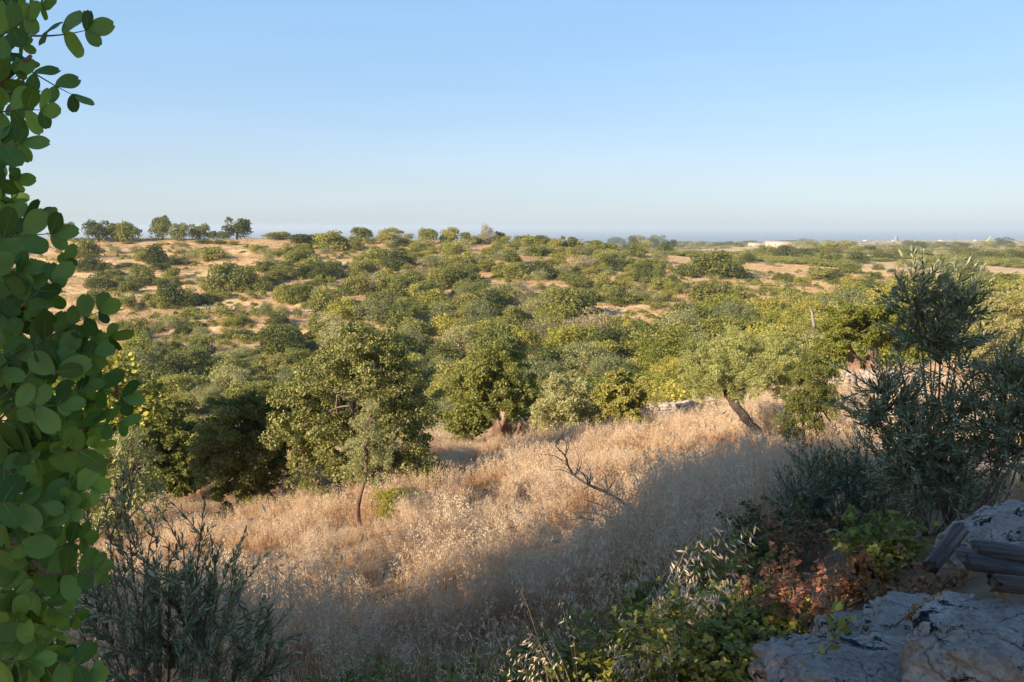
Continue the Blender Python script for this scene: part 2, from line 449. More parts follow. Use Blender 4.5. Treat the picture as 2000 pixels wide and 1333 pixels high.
mb = MB()
th = np.linspace(0, 2 * math.pi, 96, endpoint=False); V = [(0, 0, -80.0)] + [(45000 * math.cos(t), 45000 * math.sin(t), -80.0) for t in th]
mb.add(V, [x for k in range(96) for x in (0, 1 + k, 1 + (k + 1) % 96)], [3] * 96)
tag(mb.build('sea', M['sea']), kind='structure')
# ------------------------------------------------------------------ shrubs and trees of the far slope, the valley and the plain
RNG = np.random.default_rng(7)
def bush_mesh(kind, seed, tree=False, fine=False):
    rng = np.random.default_rng(seed)
    mb = MB()
    hr = 0.75
    L = lobes_for(rng, 1.0, hr, 17 if not tree else 15)
    if tree: L[:, 2] = np.maximum(L[:, 2], 0.22)
    if not tree:      # skirts that reach the ground
        for k in range(7):
            a = rng.random() * 6.283; r = rng.uniform(0.12, 0.19)
            L = np.vstack([L, [math.cos(a) * 0.34, math.sin(a) * 0.34, r * 0.75, r, r]])
    fz = {'d': 0.10, 'o': 0.13, 'g': 0.16, 'y': 0.15, 'b': 0.2}[kind]
    cloud(mb, rng, L, (4200 if kind in 'do' else 3600) * (3 if fine else 1), (0.040 if kind != 'b' else 0.032) * (0.62 if fine else 1), T_BROAD if kind in 'doy' else T_RHOMB, fuzz=fz, floor=0.0)
    return mb.mesh(kind + '_crown', M[kind])
PROTO = {(k, v): bush_mesh(k, 100 + 17 * v + ord(k)) for k in 'dogyb' for v in range(5)}
FINE = {(k, v): bush_mesh(k, 500 + 17 * v + ord(k), fine=True) for k in 'dogyb' for v in range(4)}
CROWN = {(k, v): bush_mesh(k, 300 + 13 * v + ord(k), True) for k in 'dogyb' for v in range(3)}
def small_trunk(seed):
    rng = np.random.default_rng(seed); mb = MB()
    tube(mb, spath((0, 0, -0.08), (rng.uniform(-.05, .05), 0, 0.42), (rng.uniform(-.04, .04), 0, 0), 6, rng), np.linspace(0.05, 0.03, 6), 7, rough=0.2, rng=rng)
    for k in range(4):
        a = rng.random() * 6.283
        tube(mb, spath((0, 0, 0.22 + 0.05 * k), (0.26 * math.cos(a), 0.26 * math.sin(a), 0.55), (0, 0, 0.03), 5, rng), np.linspace(0.022, 0.008, 5), 5)
    return mb.mesh('trunk_mesh', M['bark'])
TRUNK = [small_trunk(k) for k in range(3)]
KN = {'d': ('mastic_shrub', 'mastic shrub', 'dark green'), 'o': ('wild_olive_shrub', 'wild olive', 'olive green'), 'g': ('grey_shrub', 'shrub', 'grey-green'),
      'y': ('yellow_green_shrub', 'shrub', 'yellow-green'), 'b': ('dry_shrub', 'dry shrub', 'brownish')}
RECS = []
def crest(px):
    t = ray(px, 442)[0]
    ys = np.linspace(150, 420, 200); e = hgt(t * ys, ys) / ys
    k = int(np.argmax(e)); return Vector((t * ys[k], ys[k], H(t * ys[k], ys[k])))
def add_bush(px, py, w, h, kind, P0=None, tree=False, zone=''):
    """w, h in photograph pixels; stands where the photograph's pixel meets the land"""
    if P0 is None:
        p = hit(px, py, 40)
        if p is None or (px < 1180 and p.y > 300): p = crest(px)
        if py < 478 and px < 1180 and p.y < 190: p = crest(px)
        wm = w * p.y / FPX; hm = h * p.y / FPX
    else: p, wm, hm = P0, w, h
    v = int(RNG.integers(0, 5)); rz = RNG.random() * 6.283
    name, cat, colw = KN[kind]
    if tree:
        o = empty({'d': 'carob_tree', 'o': 'olive_tree', 'g': 'olive_tree', 'y': 'almond_tree', 'b': 'bare_almond_tree'}[kind], (p.x, p.y, p.z), rz)
        cat = {'d': 'carob tree', 'o': 'olive tree', 'g': 'olive tree', 'y': 'tree', 'b': 'tree'}[kind]
        cr = bpy.data.objects.new('crown', CROWN[(kind, v % 3)]); C.objects.link(cr); cr.parent = o; cr.location = (0, 0, -0.06 * hm)
        cr.scale = (wm, wm, hm * 1.2 / 0.75)
        tk = bpy.data.objects.new('trunk', TRUNK[v % 3]); C.objects.link(tk); tk.parent = o; tk.scale = (wm * 0.9, wm * 0.9, hm * 1.1)
    else:
        o = bpy.data.objects.new(name, PROTO[(kind, v)] if p.y > 92 else FINE[(kind, v % 4)]); C.objects.link(o)
        o.location = (p.x, p.y, p.z - 0.06 * hm); o.rotation_euler = (RNG.normal(0, .05), RNG.normal(0, .05), rz)
        o.scale = (wm * RNG.uniform(0.92, 1.1), wm * RNG.uniform(0.92, 1.1), hm * 1.05 / 0.75)
    o['category'] = cat
    RECS.append(dict(o=o, px=px, py=py, w=w, h=h, kind=kind, tree=tree, col=colw, y=p.y, wm=wm, zone=zone, p=p))
    return o
RIDGE = """128 468 50 32 d|192 469 52 38 d|226 470 40 32 d|248 471 50 38 o|318 466 44 42 d|350 468 46 28 o|388 464 40 28 d|416 464 28 15 o|436 464 26 15 d|463 465 50 38 d|
592 480 58 24 d|706 469 34 26 d|762 474 46 26 o|792 473 30 18 g|835 473 36 28 o|881 474 36 26 o|910 474 25 22 d|948 476 33 32 b|973 475 24 22 d|1108 488 34 26 d|545 466 50 15 o|1030 476 34 16 d|1285 476 30 18 d|1250 478 30 16 o|1206 480 34 18 d|1165 482 40 18 o"""
for r in RIDGE.replace('\n', '').split('|'):
    a = r.split(); add_bush(float(a[0]), float(a[1]) + 3, float(a[2]) * (1.12 if float(a[0]) < 500 else 1.26), float(a[3]) * 1.182, a[4], tree=True, zone='ridge')
SLOPE = """165 505 66 38 d|175 530 50 30 d|213 484 14 8 g|226 496 24 14 g|270 497 34 17 g|304 514 46 36 d|282 511 30 20 o|350 483 30 12 g|350 497 18 10 g|398 477 34 9 d|430 478 34 9 d|456 480 28 9 o|322 480 20 6 y|250 477 22 6 y|
385 506 44 24 g|420 511 54 30 o|205 531 30 18 d|430 571 64 60 d|476 571 58 50 d|455 550 40 34 d|278 557 44 38 o|258 562 30 24 d|336 546 36 24 o|320 530 40 16 d|250 524 60 10 d|345 518 66 12 d|250 574 38 26 d|195 567 54 36 d|190 592 50 26 d|312 560 32 18 o|
345 601 62 52 d|372 600 40 36 d|318 602 44 30 o|290 602 32 32 o|246 601 34 26 o|392 594 34 20 d|416 594 30 16 d|368 555 22 7 y|222 545 40 18 o|
645 491 64 38 o|672 489 24 24 d|695 491 26 28 d|520 500 34 15 g|508 490 26 10 g|564 501 24 18 d|540 503 26 13 o|580 516 38 28 o|510 531 26 20 d|522 529 32 17 d|622 541 54 42 o|636 546 52 32 d|600 546 42 28 d|662 541 28 20 b|560 524 22 12 o|
740 521 50 38 o|776 527 50 42 d|705 537 44 28 o|728 500 30 14 b|530 553 42 26 d|510 569 44 30 d|552 549 34 20 d|565 592 52 40 o|585 590 44 38 o|548 590 34 30 o|640 606 58 44 o|612 605 44 22 d|605 563 24 12 d|650 561 28 10 g|700 577 44 42 o|722 572 36 30 b|684 578 36 30 d|
780 592 54 50 d|760 575 50 40 o|804 566 56 34 d|832 592 54 44 d|812 595 40 30 o|670 627 56 44 y|696 623 30 38 d|735 601 44 30 d|520 619 30 30 g|550 619 28 24 g|583 621 18 22 g|655 520 20 10 o|810 505 44 12 o|830 492 30 10 b|
972 489 24 16 y|885 508 38 34 o|918 511 26 22 o|950 526 32 20 o|975 511 26 15 g|1036 482 44 22 o|1060 484 40 24 o|1040 501 40 22 o|1082 491 36 24 o|1066 498 30 22 o|1012 546 52 36 o|1060 547 60 38 d|1035 545 40 30 g|1102 541 34 15 g|1094 516 20 15 o|1136 532 60 34 b|1165 501 28 18 y|1120 500 26 16 o|1190 512 40 26 o|
890 532 52 34 o|882 562 62 42 d|940 582 56 32 d|862 562 44 40 o|990 602 46 40 o|1010 606 40 34 b|1030 614 50 42 b|1112 622 92 64 d|1098 600 50 34 o|1155 594 48 34 d|1128 560 40 22 o|1210 596 50 30 d|1160 620 30 20 o|1180 630 30 18 o|
1398 538 84 46 d|1430 545 46 34 d|1365 535 50 34 o|1337 540 38 24 d|1302 496 42 16 o|1350 502 44 20 b|1382 589 74 40 d|1432 588 56 34 o|1460 515 26 20 d|1476 502 24 14 o|1500 504 36 24 o|1532 506 42 28 d|1505 521 20 18 g|1540 553 30 18 d|1522 551 28 18 o|1565 561 34 22 o|1455 566 16 8 g|1530 572 30 8 d|1470 575 12 6 o|1495 569 14 8 o|
1600 549 50 26 o|1625 548 44 22 d|1665 560 46 24 o|1640 558 36 18 d|1695 561 30 16 o|1706 548 30 18 o|1675 515 36 24 d|1640 491 60 22 o|1612 515 26 36 d|1720 511 34 20 d|1748 510 28 22 d|1766 522 32 16 o|1790 502 30 12 d|1822 524 40 22 o|1895 542 54 34 o|1930 546 30 16 o|1980 521 20 13 d|1975 546 24 10 o|1862 535 40 24 d|1655 535 40 24 o|1875 500 60 16 d|1940 508 70 16 d|1990 508 40 18 d|1600 500 40 16 o|1570 500 30 14 d|1560 478 30 8 d|1585 482 30 8 o|1460 478 40 8 o|1425 480 30 8 d|1400 482 30 10 o|1370 482 36 12 o|1345 482 32 11 d|1320 484 36 12 o|1700 492 40 12 d|1760 490 50 10 o|
360 655 34 20 d|395 660 40 22 g|330 640 44 26 g|300 650 34 24 g|290 690 44 46 g|315 700 34 44 g|345 700 40 36 o|395 700 52 48 o|385 690 36 30 g|270 665 46 42 d|245 660 40 36 d|440 665 34 14 d|480 662 44 18 d|520 660 36 18 d|545 640 40 30 d|560 670 50 40 d|575 690 60 38 d|515 695 34 20 d|480 708 50 30 g|440 715 54 34 g|500 720 44 28 g|535 720 44 30 o|620 640 30 22 o|640 662 40 26 d|450 632 18 8 g|610 660 24 12 d"""
for r in SLOPE.replace('\n', '').split('|'):  # long flat dark shrubs high on the left: low scrub coloured for a shaded band
    a = r.split(); add_bush(float(a[0]), float(a[1]), float(a[2]) * (1.12 if float(a[0]) < 500 else 1.26), float(a[3]) * 1.18, a[4], zone='slope')

def inpoly(x, y, poly):
    c = False; n = len(poly)
    for i in range(n):
        x1, y1 = poly[i]; x2, y2 = poly[(i + 1) % n]
        if (y1 > y) != (y2 > y) and x < (x2 - x1) * (y - y1) / (y2 - y1) + x1: c = not c
    return c
def fill_px(poly, n, wr, kinds, sx, sy, hr=0.72):
    xs = [p[0] for p in poly]; ys = [p[1] for p in poly]; got = []; tries = 0
    while len(got) < n and tries < n * 60:
        tries += 1
        x = RNG.uniform(min(xs), max(xs)); y = RNG.uniform(min(ys), max(ys))
        if not inpoly(x, y, poly): continue
        if any(((x - a) / sx) ** 2 + ((y - b) / sy) ** 2 < 1 for a, b in got): continue
        got.append((x, y))
        w = RNG.uniform(*wr); add_bush(x, y, w, w * hr * RNG.uniform(.85, 1.15), RNG.choice(list(kinds)), zone='mass')
fill_px([(1165, 492), (1235, 482), (1340, 488), (1300, 500), (1285, 520), (1300, 540), (1340, 560), (1320, 590), (1230, 600), (1170, 575), (1190, 520)], 40, (30, 48), 'doodg', 18, 8)
fill_px([(720, 560), (800, 545), (880, 520), (925, 560), (960, 590), (1000, 570), (1090, 570), (1100, 625), (1000, 640), (800, 630), (740, 615)], 44, (36, 56), 'oodogb', 22, 8)
fill_px([(1540, 478), (2000, 480), (2000, 505), (1900, 515), (1760, 500), (1600, 500)], 44, (22, 40), 'doodg', 18, 5, 0.42)
fill_px([(1440, 482), (1540, 490), (1600, 500), (1760, 530), (1840, 545), (1700, 545), (1570, 530), (1450, 505)], 16, (14, 26), 'odgg', 26, 9, 0.6)
fill_px([(560, 475), (720, 478), (860, 480), (860, 500), (720, 520), (560, 500)], 14, (18, 34), 'oodg', 22, 9, 0.55)
fill_px([(980, 478), (1180, 484), (1190, 500), (1130, 506), (990, 500)], 18, (26, 40), 'oodg', 20, 8, 0.6)
fill_px([(200, 500), (480, 520), (700, 560), (700, 640), (560, 650), (240, 640)], 34, (16, 34), 'odgydo', 19, 8, 0.62)
fill_px([(480, 480), (860, 490), (860, 560), (480, 540)], 44, (16, 36), 'odogy', 18, 8, 0.62)
fill_px([(1240, 500), (1600, 510), (1600, 600), (1440, 590), (1250, 560)], 16, (12, 26), 'odgy', 26, 9, 0.6)
fill_px([(860, 490), (1180, 500), (1180, 560), (860, 545)], 34, (26, 44), 'oodgy', 22, 8, 0.66)
fill_px([(580, 472), (1180, 478), (1180, 486), (580, 482)], 26, (24, 44), 'oodg', 20, 5, 0.5)
# the wooded valley: spacing on the ground, thinning out where the far slope opens
DX = [200, 240, 450, 520, 600, 700, 850, 1000, 1100, 1150, 1200, 1300, 1345, 1450, 1550, 1650, 1700, 1850, 1900, 2050]
DY = [700, 700, 705, 690, 668, 625, 585, 585, 640, 650, 655, 655, 612, 612, 618, 595, 582, 566, 556, 560]
def project(p):
    z = p[1] * cP - p[2] * sP; up = p[1] * sP + p[2] * cP
    return 1000 + FPX * p[0] / z, 666.5 - FPX * up / z
got = []
for t in range(9000):
    Y = RNG.uniform(50, 170); X = RNG.uniform(-0.62, 0.68) * Y
    z = H(X, Y); px, py = project((X, Y, z))
    if px < 190 or px > 2060: continue
    if py < np.interp(px, DX, DY): continue
    sp = 3.5 + 0.013 * Y
    if any((X - a) ** 2 + (Y - b) ** 2 < sp * sp for a, b in got): continue
    got.append((X, Y))
    if px < 650: kind = RNG.choice(list('ggoodyg'))
    elif px < 1250: kind = RNG.choice(list('ooyoggdb'))
    else: kind = RNG.choice(list('yyogygo'))
    w = RNG.uniform(4.4, 7.0) * (0.85 if px < 650 else 1.0); h = w * RNG.uniform(0.62, 0.85)
    h = min(h, 5.0)
    add_bush(px, py, w, h, kind, P0=Vector((X, Y, z)), zone='valley')
print('BUSHES', len(RECS), {k: sum(r['kind'] == k for r in RECS) for k in 'dogyb'})

# ------------------------------------------------------------------ scattered stuff: one object, its own tufts handed out by geometry nodes
def scatter(name, mat, protos, pts, rot, scl, pick):
    """protos: list of MB; they and one loose vertex per plant form ONE mesh, whose nodes put a tuft on every vertex"""
    vs_, ls_, ss_, cs_, pid = [], [], [], [], []
    n = 0
    for k, p in enumerate(protos):
        v = np.concatenate(p.v); vs_.append(v); ls_.append(np.concatenate(p.l) + n); ss_.append(np.concatenate(p.s)); cs_.append(np.concatenate(p.c))
        pid.append(np.full(len(v), k)); n += len(v)
    npnt = len(pts)
    V = np.concatenate(vs_ + [pts]); pidv = np.concatenate(pid + [np.full(npnt, -1)])
    me = bpy.data.meshes.new(name)
    l = np.concatenate(ls_); z = np.concatenate(ss_)
    me.vertices.add(len(V)); me.vertices.foreach_set('co', V.ravel()); me.loops.add(len(l)); me.loops.foreach_set('vertex_index', l)
    me.polygons.add(len(z)); me.polygons.foreach_set('loop_start', np.concatenate([[0], np.cumsum(z)[:-1]])); me.polygons.foreach_set('loop_total', z)
    me.update(calc_edges=True)
    me.attributes.new('cv', 'FLOAT', 'FACE').data.foreach_set('value', np.concatenate(cs_))
    me.attributes.new('pid', 'INT', 'POINT').data.foreach_set('value', pidv.astype(np.int32))
    R = np.zeros((len(V), 3)); R[n:] = rot; me.attributes.new('rot', 'FLOAT_VECTOR', 'POINT').data.foreach_set('vector', R.ravel())
    S = np.zeros((len(V), 3)); S[n:] = scl; me.attributes.new('scl', 'FLOAT_VECTOR', 'POINT').data.foreach_set('vector', S.ravel())
    Q = np.zeros(len(V), np.int32); Q[n:] = pick; me.attributes.new('pick', 'INT', 'POINT').data.foreach_set('value', Q)
    me.materials.append(mat)
    o = bpy.data.objects.new(name, me); C.objects.link(o); o['kind'] = 'stuff'
    ng = bpy.data.node_groups.new(name + '_nodes', 'GeometryNodeTree')
    ng.interface.new_socket('Geometry', in_out='INPUT', socket_type='NodeSocketGeometry'); ng.interface.new_socket('Geometry', in_out='OUTPUT', socket_type='NodeSocketGeometry')
    nn = ng.nodes; lk = ng.links.new
    gi = nn.new('NodeGroupInput'); go = nn.new('NodeGroupOutput')
    def attr(nm, dt):
        a = nn.new('GeometryNodeInputNamedAttribute'); a.data_type = dt; a.inputs[0].default_value = nm
        return a.outputs[0]
    pidn = attr('pid', 'INT')
    cmp_ = nn.new('FunctionNodeCompare'); cmp_.data_type = 'INT'; cmp_.operation = 'GREATER_EQUAL'
    ia = [s for s in cmp_.inputs if s.type == 'INT']; lk(pidn, ia[0]); ia[1].default_value = 0
    sepg = nn.new('GeometryNodeSeparateGeometry'); sepg.domain = 'POINT'; lk(gi.outputs[0], sepg.inputs[0]); lk(cmp_.outputs[0], sepg.inputs[1])
    sti = nn.new('GeometryNodeSplitToInstances'); sti.domain = 'POINT'
    lk(sepg.outputs[0], sti.inputs[0]); lk(pidn, [s for s in sti.inputs if s.name == 'Group ID'][0])
    iop = nn.new('GeometryNodeInstanceOnPoints')
    lk(sepg.outputs[1], iop.inputs['Points']); lk(sti.outputs[0], iop.inputs['Instance'])
    iop.inputs['Pick Instance'].default_value = True
    lk(attr('pick', 'INT'), iop.inputs['Instance Index']); 
    e2r = nn.new('FunctionNodeEulerToRotation'); lk(attr('rot', 'FLOAT_VECTOR'), e2r.inputs[0]); lk(e2r.outputs[0], iop.inputs['Rotation'])
    lk(attr('scl', 'FLOAT_VECTOR'), iop.inputs['Scale'])
    lk(iop.outputs[0], go.inputs[0])
    md = o.modifiers.new('scatter', 'NODES'); md.node_group = ng
    return o

def clump(kind_seed, nl, size, n, flat=0.6):
    rng = np.random.default_rng(kind_seed); mb = MB()
    L = lobes_for(rng, 1.0, flat, nl)
    cloud(mb, rng, L, n, size, T_RHOMB, floor=0.0, fuzz=0.2)
    return mb
# low scrub under and between the valley's shrubs
pts = []; scl = []
for t in range(30000):
    Y = math.exp(RNG.uniform(math.log(40), math.log(230))); X = RNG.uniform(-0.6, 0.66) * Y
    pts.append((X, Y)); 
pts = np.array(pts); Z = hgt(pts[:, 0], pts[:, 1])
keep = []
for (X, Y), z in zip(pts, Z):
    px, py = project((X, Y, z)); dense = py > np.interp(px, DX, DY) and 38 < Y < 170
    keep.append(RNG.random() < (0.7 if dense else 0.10 + 0.34 * (mnoise.noise(Vector((X * .05, Y * .035, 2))) + .5 * mnoise.noise(Vector((X * .16, Y * .1, 7))) > (.02 if px > 640 else .24))))
keep = np.array(keep); pts = pts[keep]; Z = Z[keep]; n = len(pts)
s_ = RNG.uniform(0.6, 1.5, n) ** 1.3 * (1 + .55 * (pts[:, 1] > 90))
scatter('undergrowth', M['o'], [clump(5, 8, .12, 420), clump(6, 7, .12, 420), clump(8, 9, .12, 420)], np.column_stack([pts, Z - 0.03]),
        np.column_stack([np.zeros(n), np.zeros(n), RNG.uniform(0, 6.28, n)]), np.column_stack([s_, s_, s_ * RNG.uniform(.5, 1.1, n)]), RNG.integers(0, 3, n))
# the far plain's scrub, running to the shore
pts = []
for t in range(60000):
    Y = math.exp(RNG.uniform(math.log(270), math.log(4400))); X = RNG.uniform(-0.1, 0.68) * Y
    f = mnoise.noise(Vector((X / 60, Y / 140, 0))) + 0.6 * mnoise.noise(Vector((X / 17, Y / 50, 3)))
    if RNG.random() < (0.42 if Y < 500 else 0.30) and f > (0.24 if Y > 500 else 0.20): pts.append((X, Y))
pts = np.array(pts); n = len(pts); Z = hgt(pts[:, 0], pts[:, 1])
s_ = RNG.uniform(3.0, 6.5, n) * (1 + pts[:, 1] / 2500)
scatter('far_scrub', M['o'], [clump(15, 9, .085, 700, .7), clump(16, 9, .085, 700, .6), clump(18, 11, .085, 700, .5)], np.column_stack([pts, Z - 0.1]),
        np.column_stack([np.zeros(n), np.zeros(n), RNG.uniform(0, 6.28, n)]), np.column_stack([s_, s_, np.minimum(s_, 3.6) * RNG.uniform(.6, 1.0, n)]), RNG.integers(0, 3, n))

# ------------------------------------------------------------------ near trees, grass, walls and rocks
def at(px, py, Y):
    t, s = ray(px, py); return np.array([t * Y, Y, s * Y])

M['olv'] = leaf_mat('sapling_olive_leaves', [(0.110, 0.132, 0.066), (0.215, 0.240, 0.135), (0.44, 0.46, 0.31)], 0.15, rough=0.5, objvar=0.1, clump=3)
M['carobleaf'] = leaf_mat('carob_leaves', [(0.032, 0.075, 0.014), (0.095, 0.190, 0.036), (0.165, 0.285, 0.070)], 0.3, rough=0.5, spec=0.25, objvar=0.05, clump=4, tint=(1.1, 1.5, 0.4))
M['lite'] = leaf_mat('pale_olive_leaves', [(0.20, 0.20, 0.07), (0.33, 0.32, 0.14), (0.50, 0.47, 0.27)], 0.28, objvar=0.05, clump=2)
M['lime'] = leaf_mat('lime_leaves', [(0.20, 0.19, 0.035), (0.38, 0.34, 0.08), (0.55, 0.49, 0.17)], 0.3, objvar=0.05, clump=2)
M['gold'] = leaf_mat('golden_olive_leaves', [(0.210, 0.200, 0.060), (0.36, 0.33, 0.12), (0.54, 0.49, 0.24)], 0.3, objvar=0.05, clump=1.5)
M['near_d'] = leaf_mat('near_carob_crown', [(0.078, 0.096, 0.022), (0.180, 0.200, 0.052), (0.40, 0.39, 0.16)], 0.25, objvar=0.05, clump=1.1)
M['bram'] = leaf_mat('bramble_leaves', [(0.09, 0.11, 0.018), (0.23, 0.25, 0.045), (0.46, 0.42, 0.085)], 0.3, objvar=0.2, clump=5)
M['rust'] = leaf_mat('rusty_leaves', [(0.20, 0.10, 0.04), (0.40, 0.20, 0.08), (0.56, 0.33, 0.15)], 0.25, objvar=0.2, clump=5, tint=(1.3, 1.0, 0.5))
M['twig'] = solid_mat('twig_bark', [(0.3, (0.10, 0.065, 0.045)), (0.7, (0.24, 0.17, 0.12))], 20, bump=0.3)
M['dead'] = solid_mat('dead_wood', [(0.3, (0.035, 0.025, 0.022)), (0.7, (0.10, 0.075, 0.060))], 12, bump=0.5)
M['pale'] = solid_mat('bleached_wood', [(0.3, (0.20, 0.155, 0.12)), (0.7, (0.38, 0.31, 0.25))], 8, bump=0.5, stretch=(1, 1, .3))

def px_lobes(L, Y, depth=0.9, rng=RNG):
    """crown lobes given where the photograph shows them, doubled in front of and behind their own distance"""
    out = []
    for a in L:
        r = a[2] * Y / FPX; y0 = Y + (a[3] if len(a) > 3 else 0)
        for d in (-depth, 0, depth):
            k = 1.0 if d == 0 else 0.85
            p = at(a[0] + rng.normal(0, 8) * (d != 0), a[1] + rng.normal(0, 6) * (d != 0), y0)
            out.append((p[0], p[1] + d * r * 1.25, p[2], r * k, r * k))
    return np.array(out)

def fullness(px_, Y, loc):
    L = px_lobes(px_, Y); L[:, 0] -= loc[0]; L[:, 1] -= loc[1]; L[:, 2] -= loc[2]
    return L

def near_tree(name, label, cat, Y, base, lobes, mat, n, size, tpl, trunks, bark, fuzz=0.16, limbs=6, seed=1, low=0.6, up=0.25, wid=1.0, droop=0.0, group=None, inner=0.3):
    rng = np.random.default_rng(seed)
    b = at(base[0], base[1], Y); b[2] = H(b[0], b[1])
    root = empty(name, tuple(b)); tag(root, label, cat, group)
    L = fullness(lobes, Y, b)
    sub = []
    for l in L:                                   # every lobe breaks up into clumps with gaps between them
        for k in range(11):
            d = unit(rng.normal(0, 1, 3)); d[2] = abs(d[2]) * .9 - .25 if d[2] < 0 and rng.random() < .4 else d[2]
            q = l[:3] + d * l[3] * rng.uniform(.45, 1.12); r = l[3] * rng.uniform(.20, .40)
            sub.append((q[0], q[1], q[2], r, r * rng.uniform(.55, .9)))
    Ls = np.array(sub)
    mb = MB(); cloud(mb, rng, Ls, n, size, tpl, up=up, fuzz=fuzz, low=low, inner=inner, wid=wid, droop=droop)
    mb.build('crown', mat, root)
    tip = None; tk = None; flat_ = any(tr[0][2] > .2 for tr in trunks)
    for tr in trunks:
        pts = np.array([at(q[0], q[1], Y + (q[3] if len(q) > 3 else 0)) - b for q in tr])
        pts[0, 2] = min(pts[0, 2], -0.05); tb = MB()
        t0 = np.linspace(0, len(pts) - 1, 5 * len(pts)); pp = np.stack([np.interp(t0, np.arange(len(pts)), pts[:, k]) for k in range(3)], 1)
        pp[1:-1] = (pp[:-2] + 2 * pp[1:-1] + pp[2:]) / 4
        rr = np.interp(t0, np.arange(len(pts)), [q[2] for q in tr])
        tube(tb, pp, rr * (1 + 0.10 * np.sin(t0 * 7) + rng.normal(0, .07, len(t0))), 16, rough=0.34 if tr[0][2] > .2 else .16, rng=rng)
        o = tb.build('trunk', bark, root, smooth=not flat_)
        if tip is None: tip = pts[-1]; tk = o
    r0 = trunks[0][-1][2]
    Lh = L[(L[:, 2] > tip[2] + .25) & (np.hypot(L[:, 0] - tip[0], L[:, 1] - tip[1]) < 1.3 * (L[:, 2] - tip[2]) + .3)]
    if len(Lh) == 0: Lh = L
    for k in range(limbs):
        l = Lh[rng.integers(len(Lh))]; tb = MB()
        e = l[:3] + rng.normal(0, 0.2, 3) * l[3]
        pth = spath(tip, e, rng.normal(0, 0.12, 3) * np.linalg.norm(e - tip), 9, rng, 0.012)
        tube(tb, pth, np.linspace(r0 * 0.6, 0.006, 9), 6)
        for j in range(3):
            s0 = pth[rng.integers(3, 8)]; e2 = s0 + unit(rng.normal(0, 1, 3) + np.array([0, 0, .4])) * l[3] * rng.uniform(.5, 1.1)
            tube(tb, spath(s0, e2, rng.normal(0, .05, 3), 5, rng), np.linspace(r0 * 0.25, 0.004, 5), 4)
        tb.build('branch', bark, tk, smooth=True)
    return root

near_tree('carob_tree', 'big rounded carob tree with dark lower boughs standing in the middle of the dry grass', 'carob tree', 22, (690, 975),
          [(700, 685, 48), (740, 700, 50), (655, 720, 52), (600, 760, 50), (560, 790, 42), (780, 740, 46), (815, 800, 42), (700, 770, 80), (620, 830, 62), (560, 850, 48), (780, 830, 62), (700, 860, 75), (640, 900, 48), (760, 905, 55), (815, 880, 38), (845, 930, 30), (600, 905, 35), (690, 655, 26), (760, 665, 24)],
          M['near_d'], 72000, 0.056, T_BROAD, [[(690, 980, .16), (684, 900, .14), (690, 840, .12)], [(700, 985, .10, .3), (740, 900, .08, .3), (760, 860, .06, .3)]], M['bark'], limbs=16, seed=3)
near_tree('carob_tree', 'dark shaded carob tree with drooping boughs left of the big rounded carob', 'carob tree', 23.5, (475, 1000),
          [(470, 830, 62), (430, 860, 45), (500, 880, 58), (450, 920, 48), (535, 860, 48), (480, 955, 34), (515, 930, 30), (420, 910, 30), (470, 985, 26), (440, 965, 26), (510, 960, 26), (545, 915, 26), (400, 880, 28), (480, 785, 34), (560, 820, 34), (440, 800, 30), (520, 790, 34)],
          M['d'], 62000, 0.062, T_BROAD, [[(478, 1003, .14), (475, 930, .12), (480, 860, .08)]], M['bark'], limbs=10, seed=4, droop=0.3)
near_tree('olive_tree', 'slender young olive with a bare curved pink-brown trunk in front of the big carob', 'olive tree', 17, (706, 1036),
          [(712, 905, 26), (735, 860, 30), (708, 830, 24), (748, 905, 26), (690, 880, 22), (722, 795, 16), (765, 880, 16), (700, 930, 18), (740, 945, 14)],
          M['lite'], 9000, 0.05, T_NARROW, [[(708, 1040, .065), (697, 1010, .06), (701, 975, .045), (713, 935, .04), (716, 890, .03)]], M['barkred'], limbs=7, seed=5, fuzz=0.3, wid=1.5)
near_tree('almond_tree', 'old tree with a thick split reddish trunk at the far edge of the dry grass', 'tree', 33, (985, 868),
          [(950, 735, 46), (985, 770, 26, -1.2), (1005, 785, 20, -1.4), (955, 795, 20, -1.2), (1000, 728, 40), (915, 790, 40), (1015, 775, 36), (960, 765, 44), (890, 830, 30), (925, 830, 24), (975, 700, 30), (910, 745, 30)],
          M['o'], 48000, 0.08, T_BROAD, [[(985, 872, .42), (978, 840, .32, -.8), (985, 812, .24, -1.6), (989, 800, .12, 0)], [(968, 872, .3), (964, 845, .24, -.8), (958, 830, .10, -.6)], [(1003, 868, .14), (1010, 845, .1, -1), (1017, 828, .07, -1.4)]], M['barkred'], limbs=10, seed=6)
near_tree('olive_tree', 'round grey-green olive crown right of the tree with the split trunk', 'olive tree', 31, (1105, 855),
          [(1100, 778, 40), (1062, 800, 34), (1140, 785, 36), (1100, 812, 40), (1165, 808, 24), (1085, 752, 20), (1130, 755, 18), (1050, 825, 22)],
          M['g'], 24000, 0.085, T_RHOMB, [[(1105, 860, .12), (1108, 835, .1)]], M['bark'], limbs=6, seed=7, fuzz=0.22)
near_tree('fig_tree', 'small green bushy tree with dark stems between the round olive and the stone wall', 'tree', 30, (1214, 858),
          [(1215, 765, 28), (1238, 792, 26), (1195, 795, 26), (1228, 820, 22), (1180, 770, 22), (1250, 765, 20), (1205, 735, 18)],
          M['o'], 22000, 0.072, T_BROAD, [[(1210, 862, .12), (1203, 835, .1), (1190, 812, .06)], [(1214, 862, .1), (1226, 835, .08), (1238, 815, .05)]], M['dead'], limbs=6, seed=8)
